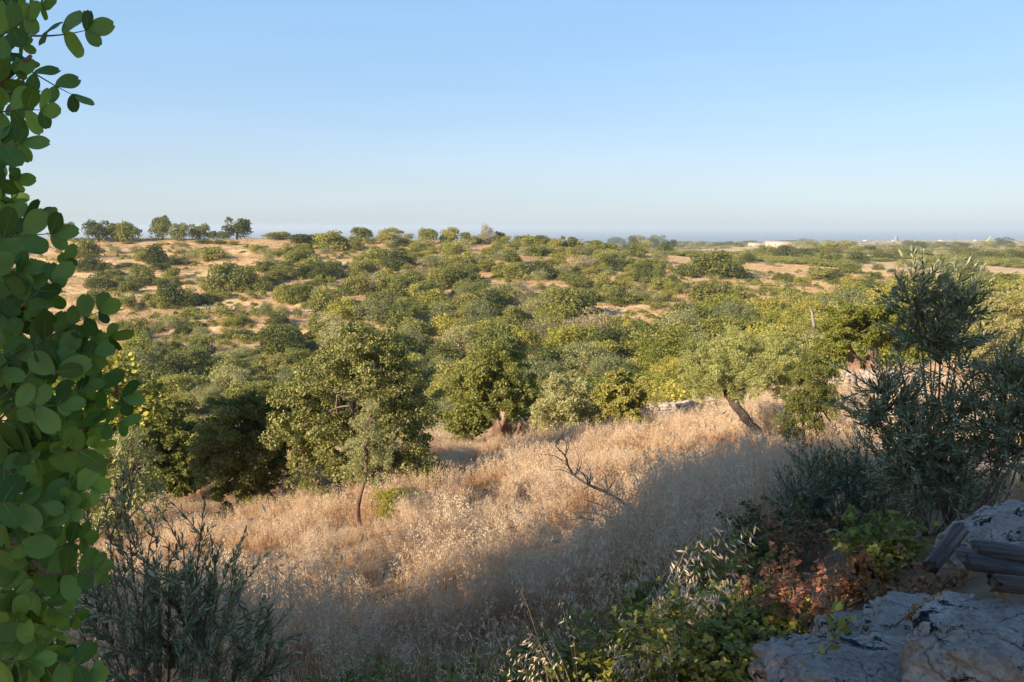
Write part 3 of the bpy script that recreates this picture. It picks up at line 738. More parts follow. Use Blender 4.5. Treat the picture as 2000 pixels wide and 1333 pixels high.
near_tree('olive_tree', 'golden-green olive with a wide crown on a dark trunk leaning left', 'olive tree', 21.5, (1492, 872),
          [(1380, 722, 36), (1430, 702, 44), (1490, 702, 44), (1530, 722, 36), (1450, 735, 36), (1382, 758, 24), (1505, 750, 28), (1540, 692, 26), (1350, 702, 22), (1440, 668, 24), (1510, 662, 24), (1345, 740, 20), (1545, 750, 18), (1420, 750, 24, -1.2), (1470, 740, 26, -1.3), (1390, 735, 24, -1.2), (1510, 735, 24, -1.0), (1445, 775, 16, -.9), (1360, 775, 16, -.4), (1400, 680, 22)],
          M['gold'], 64000, 0.052, T_NARROW, [[(1491, 880, .12), (1478, 842, .115, -.3), (1455, 815, .11, -.6), (1436, 792, .10, -.6), (1418, 766, .07, 0)]], M['dead'], limbs=14, seed=9, fuzz=0.22, wid=1.7)
near_tree('olive_tree', 'shaded dark green young olive with several thin stems right of the leaning olive', 'olive tree', 17, (1578, 905),
          [(1572, 732, 32), (1592, 762, 36), (1552, 795, 32), (1604, 728, 24), (1575, 820, 32), (1525, 830, 26), (1608, 795, 26), (1580, 704, 16), (1545, 850, 22)],
          M['d'], 22000, 0.06, T_NARROW, [[(1572, 910, .035), (1570, 860, .03), (1568, 820, .025)], [(1612, 905, .025), (1596, 850, .02), (1588, 815, .02)], [(1648, 900, .02), (1640, 850, .018), (1605, 800, .015)]], M['dead'], limbs=8, seed=10, fuzz=0.25, wid=1.4)  # dark evergreen leaf colour stands in for the shade on this olive
near_tree('terebinth_shrub', 'sunlit lime-green shrub with small round leaves beside the near carob leaves', 'shrub', 11, (230, 980),
          [(235, 722, 30), (200, 760, 40), (270, 775, 34), (150, 760, 50), (292, 810, 24), (230, 820, 40), (170, 830, 50), (110, 720, 40), (100, 800, 50)],
          M['lime'], 5200, 0.066, T_BROAD, [[(230, 990, .04), (222, 900, .035), (225, 830, .03)]], M['twig'], limbs=12, seed=11, fuzz=0.3)
near_tree('olive_tree', 'sunlit pale olive bush with upright twigs behind the dark olive shoots', 'olive tree', 9.2, (235, 1090),
          [(250, 862, 30), (215, 880, 40), (285, 905, 26), (240, 940, 44), (180, 930, 44), (295, 960, 24), (240, 1000, 46), (180, 1010, 50), (300, 1010, 20), (130, 900, 50), (130, 980, 50)],
          M['lite'], 10500, 0.062, T_NARROW, [[(235, 1100, .04), (232, 1020, .035), (236, 950, .025)]], M['twig'], limbs=14, seed=12, fuzz=0.3, wid=1.2, up=0.0)
near_tree('carob_tree', 'dark carob in shadow behind the sunlit olive bush at the left', 'carob tree', 27, (345, 965),
          [(330, 815, 26), (350, 850, 32), (318, 880, 34), (345, 915, 34), (375, 890, 26), (300, 850, 30), (350, 950, 28), (310, 940, 28), (380, 930, 24)],
          M['d'], 36000, 0.078, T_BROAD, [[(345, 975, .08), (340, 900, .07), (335, 850, .05)]], M['bark'], limbs=6, seed=13)
near_tree('olive_tree', 'tall pale olive rising behind the stone wall at the right edge', 'olive tree', 30, (1950, 745),
          [(1930, 640, 46), (1985, 615, 46), (1905, 690, 36), (1965, 690, 44), (2030, 660, 50), (1950, 590, 28), (1895, 620, 26), (2020, 590, 40)],
          M['gold'], 26000, 0.08, T_NARROW, [[(1950, 750, .18), (1945, 715, .15)]], M['bark'], limbs=8, seed=14, fuzz=0.2, wid=1.7)
near_tree('almond_tree', 'yellow-green tree over two thick twisted trunks behind the stone wall', 'tree', 39, (1690, 728),
          [(1640, 650, 34), (1690, 640, 40), (1735, 650, 36), (1660, 615, 30), (1710, 612, 28), (1770, 670, 30), (1620, 680, 22), (1750, 620, 24)],
          M['y'], 42000, 0.09, T_BROAD, [[(1672, 732, .42), (1670, 706, .3), (1660, 690, .2), (1656, 672, .12)], [(1698, 732, .34), (1704, 706, .28), (1706, 688, .2), (1712, 668, .1)]], M['barkred'], limbs=8, seed=15)
# lower greenery round the carob's foot and along the grass edge, each a plant of its own
for (px, py, w, h, k, lab) in [(600, 985, 80, 70, 'd', 'dark low carob sucker left of the young olive trunk'), (640, 1000, 60, 60, 'd', 'dark green low shrub touching the young olive trunk on its left'),
        (765, 1005, 90, 75, 'y', 'yellowish low shrub just right of the young olive trunk'), (830, 960, 100, 70, 'o', 'low green shrub at the right foot of the big carob'), (805, 1000, 70, 60, 'd', 'dark shrub right of the yellowish low shrub'),
        (770, 950, 120, 90, 'd', 'dark low boughs under the right half of the big carob'), (1260, 852, 50, 40, 'd', 'dark low shrub under the small bright green tree'), (1340, 840, 36, 36, 'y', 'small yellow-green bush alone in the dry grass left of the leaning olive'),
        (1160, 850, 40, 36, 'd', 'dark small shrub between the round olive and the bright green tree'), (900, 868, 60, 40, 'o', 'low green shrub left of the split reddish trunk'), (1640, 700, 50, 44, 'd', 'dark shrub left of the two twisted trunks'), (1290, 800, 50, 60, 'o', 'green shrub standing behind the short stone wall')]:
    Yb = {852: 29, 840: 27, 850: 29, 868: 33, 700: 40, 800: 36}.get(py, 18 if py > 990 else 20.5)
    if py in (852, 840, 850, 868, 700, 800): p = at(px, py, Yb); p[2] = H(p[0], p[1])
    else:
        hp = hit(px, py, 6); p = np.array(hp)
        Yb = p[1]
    mbn, cat, _ = KN[k]
    o = bpy.data.objects.new(mbn, FINE[(k, px % 4)]); C.objects.link(o)
    o.location = (p[0], p[1], p[2] - 0.05); o.rotation_euler = (0, 0, px * 0.7); wm = w * Yb / FPX; hm = h * Yb / FPX
    o.scale = (wm, wm, hm / 0.75); tag(o, lab, cat)

# dead bleached wood sticking out of the trees on the right
def dead_wood(paths, Y, r, mat, label, cat, name):
    b = at(paths[0][0][0], paths[0][0][1], Y)
    root_mb = MB()
    for i, p in enumerate(paths):
        pts = np.array([at(q[0], q[1], Y + (q[2] if len(q) > 2 else 0)) - b for q in p])
        t0 = np.linspace(0, len(pts) - 1, 4 * len(pts)); pp = np.stack([np.interp(t0, np.arange(len(pts)), pts[:, k]) for k in range(3)], 1)
        pp[1:-1] = (pp[:-2] + 2 * pp[1:-1] + pp[2:]) / 4
        rr = r[i]; tube(root_mb, pp, np.linspace(rr, rr * 0.25, len(pp)), 7, rough=0.15, rng=RNG)
    o = root_mb.build(name, mat, loc=tuple(b), smooth=True); tag(o, label, cat); return o
dead_wood([[(1646, 668), (1648, 648), (1642, 622)], [(1648, 648), (1634, 618)]], 44, [.24, .08], M['pale'], 'bleached broken tree stump showing above the yellow-green crowns', 'dead tree', 'dead_tree')
dead_wood([[(1716, 650), (1712, 632), (1698, 622), (1697, 604)], [(1697, 608), (1688, 602)], [(1697, 608), (1706, 603)]], 44, [.16, .06, .06], M['pale'], 'bleached bent dead bough forked at its tip right of the broken stump', 'dead tree', 'dead_tree')
dead_wood([[(1590, 640), (1586, 612), (1582, 600)]], 60, [.14], M['pale'], 'thin bleached dead stick among the trees left of the broken stump', 'dead tree', 'dead_tree')
r_ = random.Random(4)
tw = [[(1242, 1005, 0), (1215, 980, 0), (1185, 962, 0), (1150, 948, 0), (1122, 930, .1), (1110, 912, .1), (1104, 890, .1), (1085, 872, .2)],
      [(1222, 1030, .1), (1180, 1022, .1), (1140, 1012, .2), (1110, 1016, .3)], [(1215, 1035, .0), (1200, 1010, .0), (1180, 990, .1), (1150, 978, .1), (1120, 972, .2)], [(1225, 1030, 0), (1205, 1015, -.2), (1165, 1003, -.3), (1125, 1000, -.4)]]
rr = [.030, .022, .016, .020]
for k in range(26):
    s = tw[0][r_.randint(2, 7)]; a = r_.uniform(0.9, 2.6); l = r_.uniform(25, 75)
    mx = s[0] + math.cos(a) * l * .5; my = s[1] - math.sin(a) * l * .45
    tw.append([(s[0], s[1], s[2]), (mx, my, s[2] + r_.uniform(-.2, .2)), (s[0] + math.cos(a + .3) * l, s[1] - math.sin(a + .3) * l * .8, s[2] + r_.uniform(-.4, .4))]); rr.append(.008)
for k in range(14):
    s = tw[1][r_.randint(0, 3)]; a = r_.uniform(1.8, 3.9); l = r_.uniform(20, 60)
    tw.append([(s[0], s[1], 0), (s[0] + math.cos(a) * l * .6, s[1] - math.sin(a) * l * .3, .1), (s[0] + math.cos(a) * l, s[1] - math.sin(a) * l * .5 - 6, .2)]); rr.append(.007)
dead_wood(tw, 12.4, rr, M['dead'], 'dark leafless dead branch arching out of the dry grass', 'dead branch', 'dead_branch')
dead_wood([[(925, 1036), (950, 1040), (985, 1034), (1010, 1028)]], 12.6, [.03], M['dead'], 'short dead branch lying in the sunlit grass', 'dead branch', 'fallen_branch')

# ---- stones
M['lime_stone'] = solid_mat('limestone', [(0.25, (0.10, 0.095, 0.09)), (0.40, (0.36, 0.32, 0.29)), (0.62, (0.50, 0.45, 0.41)), (0.8, (0.60, 0.53, 0.46))], 3.0, bump=0.8, bscale=12)
M['far_stone'] = solid_mat('weathered_stone', [(0.3, (0.13, 0.105, 0.085)), (0.5, (0.32, 0.265, 0.22)), (0.75, (0.48, 0.41, 0.35))], 2.2, bump=0.6, bscale=5)
def ico(sub):
    bm = bmesh.new(); bmesh.ops.create_icosphere(bm, subdivisions=sub, radius=1.0)
    v = np.array([x.co[:] for x in bm.verts]); f = np.array([[q.index for q in g.verts] for g in bm.faces]); bm.free(); return v, f
ICO1, ICO2 = ico(2), ico(3)
def stone(mb, c, r, rng, hi=False, box=0.35):
    v, f = ICO2 if hi else ICO1
    p = v / np.maximum(np.max(np.abs(v), 1, keepdims=True), 1e-6) * box + v * (1 - box)
    ph = rng.random(6) * 6
    d = 1 + 0.13 * np.sin(v[:, 0] * 3 + ph[0]) * np.sin(v[:, 1] * 3 + ph[1]) + 0.10 * np.sin(v[:, 2] * 4 + ph[2] + v[:, 0] * 2) + rng.normal(0, .03, len(v))
    p = p * d[:, None] * np.array(r)
    a = rng.random() * 6.28; ca, sa = math.cos(a), math.sin(a); p = p @ np.array([[ca, -sa, 0], [sa, ca, 0], [0, 0, 1]])
    mb.add(p + np.array(c), f.ravel(), np.full(len(f), 3))
def dry_wall(pxs, hm, sz, label, seed, thick=0.3, mat='far_stone'):
    """dry stone wall between picture stations (px, Y)"""
    rng = np.random.default_rng(seed); mb = MB()
    P_ = [np.array([ray(px, 600)[0] * Y, Y]) for px, Y in pxs]; b = P_[0]; bz = H(*b)
    for A, B in zip(P_[:-1], P_[1:]):
        n = max(2, int(np.linalg.norm(B - A) / (sz * 0.85))); nh = max(1, int(round(hm / (sz * 0.6))))
        for i in range(n):
            t = (i + 0.5) / n; q = A + (B - A) * t
            z = H(*q); nhh = nh if rng.random() > 0.15 else max(1, nh - 1)
            for j in range(nhh):
                for side in (-1, 1):
                    c = (q[0] - b[0] + rng.normal(0, sz * .12), q[1] - b[1] + side * thick * .4 + rng.normal(0, sz * .1), z - bz + (j + .4) * sz * .6)
                    stone(mb, c, (sz * rng.uniform(.30, .80), sz * rng.uniform(.36, .5), sz * rng.uniform(.22, .48)), rng)
    o = mb.build('dry_stone_wall', M[mat], loc=(b[0], b[1], bz)); o['kind'] = 'thing'; tag(o, label, 'stone wall', 'dry stone walls'); return o
dry_wall([(1605, 31), (1640, 30), (1700, 29.5), (1780, 28.5), (1870, 28)], 1.0, 0.21, 'long sunlit dry stone wall on the right behind the olive sapling', 1, .5)
dry_wall([(1255, 34.5), (1300, 34), (1350, 33), (1400, 32.5)], 0.8, 0.21, 'short pale dry stone wall left of the leaning olive', 2, .5)
for i, (a_, b_, py, lab) in enumerate([(365, 462, 607, 'rough row of stones on a terrace edge low on the far slope'), (196, 292, 582, 'pale stone terrace wall half hidden under shrubs near the left leaves'),
                       (536, 612, 613, 'tumbled grey terrace wall between shrubs midway along the far slope'), (940, 985, 498, 'low stone terrace line below the ridge right of the bare trees'), (1335, 1350, 604, 'tiny stone heap at the top of the open patch in the middle')]):
    h0, h1 = hit(a_, py, 60), hit(b_, py, 60)
    dry_wall([(a_, h0.y), ((a_ + b_) / 2, (h0.y + h1.y) / 2), (b_, h1.y)], 0.8, 0.55, lab, 20 + i, .9)
# white hut on the ridge
def block(mb, x0, x1, y0, y1, z0, z1, c=.5):
    mb.add([(x0, y0, z0), (x1, y0, z0), (x1, y1, z0), (x0, y1, z0), (x0, y0, z1), (x1, y0, z1), (x1, y1, z1), (x0, y1, z1)], [0, 3, 2, 1, 4, 5, 6, 7, 0, 1, 5, 4, 1, 2, 6, 5, 2, 3, 7, 6, 3, 0, 4, 7], [4] * 6, c)
M['plaster'] = solid_mat('plaster', [(0.3, (0.44, 0.33, 0.26)), (0.7, (0.56, 0.43, 0.35))], 1.2, bump=0.0)
M['white'] = solid_mat('whitewash', [(0.3, (0.44, 0.40, 0.36)), (0.7, (0.56, 0.52, 0.47))], 1.2, bump=0.0)
M['tile'] = solid_mat('roof_tiles', [(0.3, (0.36, 0.26, 0.21)), (0.7, (0.48, 0.36, 0.29))], 2, bump=0.0)
M['dark'] = solid_mat('dark_opening', [(0.3, (0.03, 0.028, 0.025)), (0.7, (0.06, 0.055, 0.05))], 2)
def house(name, px, py, wpx, hpx, mat, label, cat, wins=4, group=None):
    p = hit(px, py, 200) or crest(px)
    w = wpx * p.y / FPX; h = hpx * p.y / FPX; d = w * 0.3
    root = empty(name, (p.x, p.y, p.z), -0.25); tag(root, label, cat, group)
    m = MB(); block(m, -w / 2, w / 2, 0, d, -1, h * .8)
    m.add([(-w / 2, 0, h * .8), (-w / 2, d, h * .8), (-w / 2, d / 2, h * .94), (w / 2, 0, h * .8), (w / 2, d, h * .8), (w / 2, d / 2, h * .94)], [0, 2, 1, 3, 4, 5], [3, 3]); m.build('wall', mat, root)
    m = MB(); o_ = w * .02
    for s_, y_ in ((1, -d * .08), (-1, d * 1.08)):
        za = h * .79; zb_ = h * .96
        m.add([(-w / 2 - o_, y_, za), (w / 2 + o_, y_, za), (w / 2 + o_, d / 2, zb_), (-w / 2 - o_, d / 2, zb_), (-w / 2 - o_, y_, za + .15), (w / 2 + o_, y_, za + .15), (w / 2 + o_, d / 2, zb_ + .15), (-w / 2 - o_, d / 2, zb_ + .15)],
              [0, 3, 2, 1, 4, 5, 6, 7, 0, 1, 5, 4, 1, 2, 6, 5, 2, 3, 7, 6, 3, 0, 4, 7], [4] * 6)
    m.build('roof', M['tile'], root)
    for k in range(wins):
        m = MB(); x = -w / 2 + w * (k + .5) / wins; block(m, x - w * .014, x + w * .014, -.12, .1, h * .22, h * .44); m.build('door' if k == wins // 2 else 'window', M['dark'], root)
    return root
house('farmhouse', 1521, 483, 50, 13, M['plaster'], 'long pinkish farmhouse on the plain before the sea', 'house', 4)
house('farmhouse', 1475, 482, 26, 8, M['plaster'], 'small low farm building just left of the long pinkish farmhouse', 'house', 3)
house('hut', 214, 473, 17, 7, M['white'], 'small whitish hut between two clumps of trees on the ridge', 'hut', 2)
for i, (px, w, lab) in enumerate([(1690, 8, 'tiny white house on the coast left of the other coastal houses'), (1745, 6, 'tiny white house on the coast, second of the coastal houses'), (1838, 10, 'wider white house on the coast above the near olive sapling'), (1905, 8, 'tiny white house on the coast right of the near sapling top'), (1968, 12, 'white house on the coast at the right edge')]):
    house('coastal_house', px, 472, w, 3.5, M['white'], lab, 'house', 2, 'white houses along the coast')
# pale track on the plain
def track(pxs, wd, name):
    pts = [hit(a, b, 60) for a, b in pxs]; mb = MB(); V = []
    for i in range(len(pts) - 1):
        for k in range(12):
            t = k / 12; q = pts[i].lerp(pts[i + 1], t); V.append(q)
    V.append(pts[-1]); out = []
    for i, q in enumerate(V):
        d = (V[min(i + 1, len(V) - 1)] - V[max(i - 1, 0)]); n = Vector((-d.y, d.x, 0)).normalized() * wd / 2
        for s in (-1, 1): x, y = q.x + n.x * s, q.y + n.y * s; out.append((x, y, H(x, y) + 0.06))
    l = []
    for i in range(len(V) - 1): l += [2 * i, 2 * i + 1, 2 * i + 3, 2 * i + 2]
    mb.add(out, l, [4] * (len(V) - 1)); tag(mb.build(name, M['far_stone']), kind='structure')
track([(1455, 527), (1490, 542), (1530, 556), (1562, 568)], 3.2, 'path')

# ---- leafy shoots: a stem with leaves along it
def shoot(lb, sb, p0, p1, rng, tpl, size, pairs, ang=0.7, bend=0.15, r=0.003, cr=(0, 1), wid=1.0, tipup=0.0, start=0.15, whorl=True, face=None):
    p0 = np.array(p0); p1 = np.array(p1); Ln = np.linalg.norm(p1 - p0)
    pth = spath(p0, p1, rng.normal(0, bend * Ln * .5, 3) + np.array([0, 0, tipup * Ln]), 8, rng)
    tube(sb, pth, np.linspace(r, r * 0.35, 8), 5)
    t = np.linspace(start, 1, pairs) + rng.normal(0, .01, pairs); t = np.clip(t, 0, 1)
    tt = t * 7; pos = np.stack([np.interp(tt, np.arange(8), pth[:, k]) for k in range(3)], 1)
    d = unit(np.stack([np.interp(tt, np.arange(8), np.gradient(pth[:, k])) for k in range(3)], 1))
    ref = unit(np.cross(d, rng.normal(0, 1, 3)[None, :] + np.zeros_like(d))) if face is None else unit(np.cross(d, np.array(face)[None, :] + np.zeros_like(d)))
    ref2 = np.cross(d, ref)
    P_, A_, N_, S_, K_ = [], [], [], [], []
    for s in (-1, 1):
        phi = (np.arange(pairs) % 2) * (math.pi / 2) if whorl else np.zeros(pairs)
        phi = phi + rng.normal(0, .25, pairs)
        side = ref * np.cos(phi)[:, None] + ref2 * np.sin(phi)[:, None]
        ax = unit(d * math.cos(ang) + side * s * math.sin(ang) + rng.normal(0, .12, (pairs, 3)))
        nr = (unit(np.cross(ax, np.cross(d, side) * s)) * s if face is None else np.array(face)[None, :] + rng.normal(0, .28, (pairs, 3)))
        if face is None: nr = unit(np.cross(ax, unit(np.cross(d, ax)))) * -1 + rng.normal(0, .2, (pairs, 3))
        P_.append(pos); A_.append(ax); N_.append(nr); S_.append(size * rng.uniform(.7, 1.15, pairs) * (1 - 0.35 * t ** 3)); K_.append(rng.uniform(*cr, pairs))
    P_.append(pth[-1:]); A_.append(d[-1:]); N_.append(N_[0][-1:]); S_.append([size * .8]); K_.append([cr[1] * .8])
    place(lb, tpl, np.concatenate(P_), np.concatenate(A_), np.concatenate(N_), np.concatenate(S_), np.concatenate(K_), wid)

def shoot_plant(name, label, cat, base, stems, mat, rng, leaf, pairs, tpl=T_NARROW, r=0.006, side=5, slen=0.25, ang=0.6, wid=1.0, group=None, cr=(0, 1), bark=None, sub=True, part='foliage'):
    """stems: list of (foot, tip) points; side shoots grow along each"""
    root = empty(name, tuple(base)); tag(root, label, cat, group)
    lb, sb = MB(), MB(); b = np.array(base)
    for f, t in stems:
        f = np.array(f) - b; t = np.array(t) - b
        shoot(lb, sb, f, t, rng, tpl, leaf, pairs, ang, r=r, cr=cr, wid=wid, start=0.35)
        ax = t - f; L_ = np.linalg.norm(ax)
        for k in range(side):
            q = f + ax * rng.uniform(0.25, 0.92); e = q + unit(ax / L_ + rng.normal(0, .55, 3)) * slen * rng.uniform(.6, 1.2)
            shoot(lb, sb, q, e, rng, tpl, leaf, max(4, int(pairs * slen / L_ * 1.2)), ang, r=r * .5, cr=cr, wid=wid, start=0.1)
    lb.build(part, mat, root); sb.build('stem', bark or M['twig'], root, smooth=True)
    return root

rng = np.random.default_rng(21)
# olive sapling on the right
def olive_clump(name, label, Y, foot, blobs, n, leaf, mat, seed, slen=0.26, trunk_r=0.02, pairs=13, spread=0.5):
    """foot px; blobs: (px, py, r px, share)"""
    rg = np.random.default_rng(seed); b = at(foot[0], foot[1], Y); b[2] = H(b[0], b[1])
    root = empty(name, tuple(b)); tag(root, label, 'olive tree')
    lb, sb = MB(), MB(); tot = sum(q[3] for q in blobs)
    for (px, py, r, sh) in blobs:
        c = at(px, py, Y) - b; rm = r * Y / FPX
        pth = spath((0, 0, 0), c, rg.normal(0, .12, 3), 10, rg, 0.008)
        tube(sb, pth, np.linspace(trunk_r * (1 if sh > 7 else .5), trunk_r * .25, 10), 7, rough=.06, rng=rg)
        for k in range(int(n * sh / tot)):
            q = c + unit(rg.normal(0, 1, 3)) * rm * rg.random() ** .5 * .75; q[1] *= 1.0
            dr = unit(unit(q - c + 1e-6) * spread + np.array([0, 0, .75]) + rg.normal(0, .35, 3))
            shoot(lb, sb, q, q + dr * slen * rg.uniform(.6, 1.2), rg, T_NARROW, leaf, pairs, .62, r=.0028, wid=1.15, start=.05)
            if rg.random() < .35: tube(sb, spath(c + (q - c) * .1, q, rg.normal(0, .03, 3), 5, rg), np.linspace(.006, .003, 5), 4)
    lb.build('foliage', mat, root); sb.build('trunk', M['twig'], root, smooth=True); return root
olive_clump('olive_sapling', 'tall dark olive sapling with upright shoots rising above the horizon of scrub at right', 5.2, (1850, 1010),
            [(1795, 600, 34, 8), (1760, 560, 14, 2), (1850, 610, 40, 8), (1885, 600, 26, 6), (1830, 660, 56, 13), (1880, 670, 40, 9), (1860, 720, 40, 7), (1785, 650, 26, 4), (1865, 560, 18, 3), (1800, 560, 18, 3), (1855, 780, 26, 2)], 140, 0.062, M['olv'], 31, .27, .012, spread=.9)
olive_clump('olive_sapling', 'low spreading olive sapling in front of the stone wall, left of the tall sapling', 4.9, (1810, 1040),
            [(1745, 790, 36, 8), (1710, 830, 30, 5), (1770, 860, 46, 12), (1830, 850, 46, 12), (1720, 760, 20, 3), (1850, 920, 60, 13), (1790, 930, 60, 13), (1740, 900, 30, 4), (1690, 800, 14, 1), (1880, 800, 36, 7), (1860, 980, 50, 8)], 260, 0.060, M['olv'], 32, .24, .009, spread=.9)
olive_clump('olive_sapling', 'olive sapling with a slanting red-brown stem at the right edge', 4.7, (1890, 1010),
            [(1980, 760, 36, 8), (2010, 820, 46, 9), (1950, 830, 36, 7), (1990, 880, 40, 8), (1935, 900, 30, 4), (1960, 720, 22, 3), (2030, 740, 40, 5)], 200, 0.058, M['olv'], 33, .24, .014, spread=.9)
olive_clump('olive_sapling', 'deeply shaded low olive thicket behind the rocks', 6.4, (1640, 1090),
            [(1600, 940, 50, 10), (1580, 1010, 44, 7), (1850, 980, 50, 8), (1660, 960, 60, 12), (1720, 980, 60, 12), (1560, 990, 44, 8), (1640, 1030, 60, 12), (1720, 1050, 50, 10), (1800, 1020, 50, 8), (1690, 920, 36, 5), (1870, 1030, 50, 8), (1940, 990, 50, 8)], 400, 0.055, M['olv'], 34, .28, .006)
# dark olive shoots at the lower left
rg = np.random.default_rng(41); stems = []
for (px, py) in [(170, 1000), (205, 985), (240, 962), (262, 1030), (305, 1010), (330, 1075), (355, 1040), (398, 992), (372, 1100), (430, 1065), (462, 1075), (410, 1130), (300, 1120), (470, 1150), (230, 1100), (520, 1215), (350, 1170), (440, 1200), (280, 1190), (190, 1150), (490, 1250), (400, 1250), (330, 1260), (150, 1090), (240, 1240), (540, 1290)]:
    Y = rg.uniform(3.2, 4.0); t = at(px, py, Y); f = at(310 + (px - 310) * .55, 1200, Y + rg.uniform(-.1, .2)); f[2] = -2.25
    stems.append((f, t))
shoot_plant('olive_sucker_thicket', 'thicket of dark upright olive shoots in the shade at the lower left', 'olive shoots', at(320, 1333, 3.6) * np.array([1, 1, 0]) + np.array([0, 0, -2.25]), stems, M['olv'], rg, .055, 26, r=.006, side=7, slen=.22, ang=.55, wid=1.25)

# ---- the near carob: its sprays hang into the picture from the left
rg = np.random.default_rng(51)
CT = np.array([-3.4, 0.2, 0.0]); CT[2] = H(CT[0], CT[1])
carob = empty('carob_tree', tuple(CT)); tag(carob, 'near carob whose big round leaves hang into view down the left edge', 'carob tree')
lb, sb = MB(), MB()
SPR = [(58, 70, 186, 58), (30, 120, 160, 196), (-20, 80, 62, 28), (-30, 20, 100, 10), (-40, 170, 42, 140), (-20, 225, 98, 214), (-30, 185, 70, 200), (-40, 285, 52, 280), (-40, 350, 40, 352), (-40, 315, 30, 310), (-40, 425, 96, 420), (-20, 465, 120, 455), (-40, 500, 60, 470), (-40, 540, 50, 530), (60, 650, 138, 495), (40, 600, 112, 540), (30, 700, 222, 594), (80, 685, 236, 655), (-20, 640, 60, 600),
       (-30, 750, 80, 720), (20, 745, 150, 705), (60, 765, 212, 742), (120, 745, 258, 778), (80, 845, 262, 822), (60, 880, 205, 872), (-20, 820, 80, 830), (10, 800, 130, 790), (-20, 900, 90, 900), (40, 935, 195, 922), (60, 965, 200, 952), (-20, 980, 90, 990), (20, 1070, 100, 1030), (60, 1090, 175, 1050), (40, 1000, 125, 1105), (60, 1120, 205, 1112), (-20, 1130, 100, 1130), (60, 1150, 115, 1205), (-20, 1200, 80, 1230), (80, 1180, 150, 1215), (-20, 1290, 72, 1290), (60, 1270, 150, 1305), (100, 1290, 190, 1312), (-20, 1050, 60, 1060), (-30, 690, 40, 690), (-30, 580, 40, 570), (20, 1330, 90, 1260), (-30, 1240, 40, 1180), (10, 990, 150, 985), (-10, 860, 110, 850), (60, 800, 180, 850), (100, 700, 190, 690)]
SPR += [(a + rg.uniform(-50, 10), b_ + rg.uniform(12, 40), c_ - rg.uniform(25, 80), d_ + rg.uniform(12, 40)) for (a, b_, c_, d_) in SPR if b_ > 480]
for (a, b_, c_, d_) in SPR:
    Y = rg.uniform(1.15, 1.5)
    p0 = at(a, b_, Y + rg.uniform(-.04, .08)) - CT; p1 = at(c_ - (c_ - a) * .14, d_ - (d_ - b_) * .14, Y) - CT
    Ln = np.linalg.norm(p1 - p0)
    shoot(lb, sb, p0, p1, rg, T_ROUND, .045, max(3, int(round(Ln / .029))), 1.05, bend=.12, r=.0016, whorl=False, face=(rg.normal(.0, .35), -1, rg.normal(.45, .35)), start=.25)
for k, py_ in enumerate(rg.uniform(-60, 1400, 290)):                                     # the sprays behind them
    px = rg.uniform(-160, 60 + 80 * (math.sin(rg.uniform(0, 3))) * (1 if py_ > 620 else .3)); py = py_
    if 230 < py < 400: px = min(px, 22)
    if py < 230: px = min(px, 45)
    Y = rg.uniform(1.5, 2.1); p1 = at(px, py, Y) - CT; p0 = p1 + np.array([-rg.uniform(.08, .16), rg.uniform(-.05, .1), rg.uniform(-.08, .06)])
    shoot(lb, sb, p0, p1, rg, T_ROUND, .041, 5, 1.05, bend=.12, r=.0016, whorl=False, face=(rg.normal(.0, .5), -1, rg.normal(.4, .5)), start=.15)
for pth in [[(-60, 1060, 1.4), (0, 1012, 1.35), (70, 1000, 1.3), (150, 988, 1.3)], [(-60, 980, 1.5), (0, 1030, 1.4), (50, 1080, 1.4), (120, 1150, 1.4)], [(-60, 700, 1.5), (20, 720, 1.45), (90, 690, 1.4), (130, 640, 1.4)], [(-60, 200, 1.5), (0, 165, 1.4), (60, 110, 1.35)], [(-60, 830, 1.6), (60, 850, 1.5), (120, 800, 1.45)], [(-60, 480, 1.6), (0, 455, 1.5), (60, 440, 1.5)]]:
    pp = np.array([at(*q) - CT for q in pth]); tube(sb, pp, np.linspace(.007, .003, len(pp)), 7)
    tube(sb, spath((0.1, 0.1, 1.2), pp[0], (0, 0, .2), 8, rg), np.linspace(.03, .007, 8), 7)
o = lb.build('foliage', M['carobleaf'], carob, smooth=True)
sb.build('branch', M['twig'], carob, smooth=True)
tb = MB(); tube(tb, [(0, 0, -.2), (.05, .02, .5), (.1, .1, 1.2), (.0, .1, 2.0), (-.2, 0, 3.0)], [.22, .17, .14, .11, .06], 12, rough=.08, rng=rg); tb.build('trunk', M['bark'], carob, smooth=True)

# ---- the trees off to the left and behind whose shade lies over the foreground: crown clumps stand where sunlight towards the shaded ground is stopped
S = np.array(to_sun)
def ground_pts(poly, n, dz, rg):
    xs = [p[0] for p in poly]; ys = [p[1] for p in poly]; out = []
    while len(out) < n:
        x = rg.uniform(min(xs), max(xs)); y = rg.uniform(min(ys), max(ys))
        if inpoly(x, y, poly):
            h_ = hit(x, y, 2.0)
            if h_: out.append((h_.x, h_.y, h_.z + dz))
    return np.array(out)
LITP = [(640, 1205), (672, 1235), (655, 1180), (560, 1190), (1010, 1120), (820, 1160)]
LIT = [(330, 1120), (420, 1000), (520, 1010), (700, 1060), (900, 950), (1200, 865), (1400, 815), (1470, 812), (1370, 835), (1250, 890), (1195, 960), (1130, 1060), (1040, 1090), (850, 1130), (600, 1165), (470, 1130)]
SHADE = [(500, 1200), (640, 1215), (880, 1180), (1080, 1150), (1180, 1090), (1260, 1000), (1320, 930), (1420, 880), (1560, 860), (1680, 900), (1960, 1000), (1990, 1330), (100, 1330), (200, 1230)]
lit = np.vstack([ground_pts(LIT, 500, 0.6, rg), ground_pts(LIT, 500, 0.15, rg)])
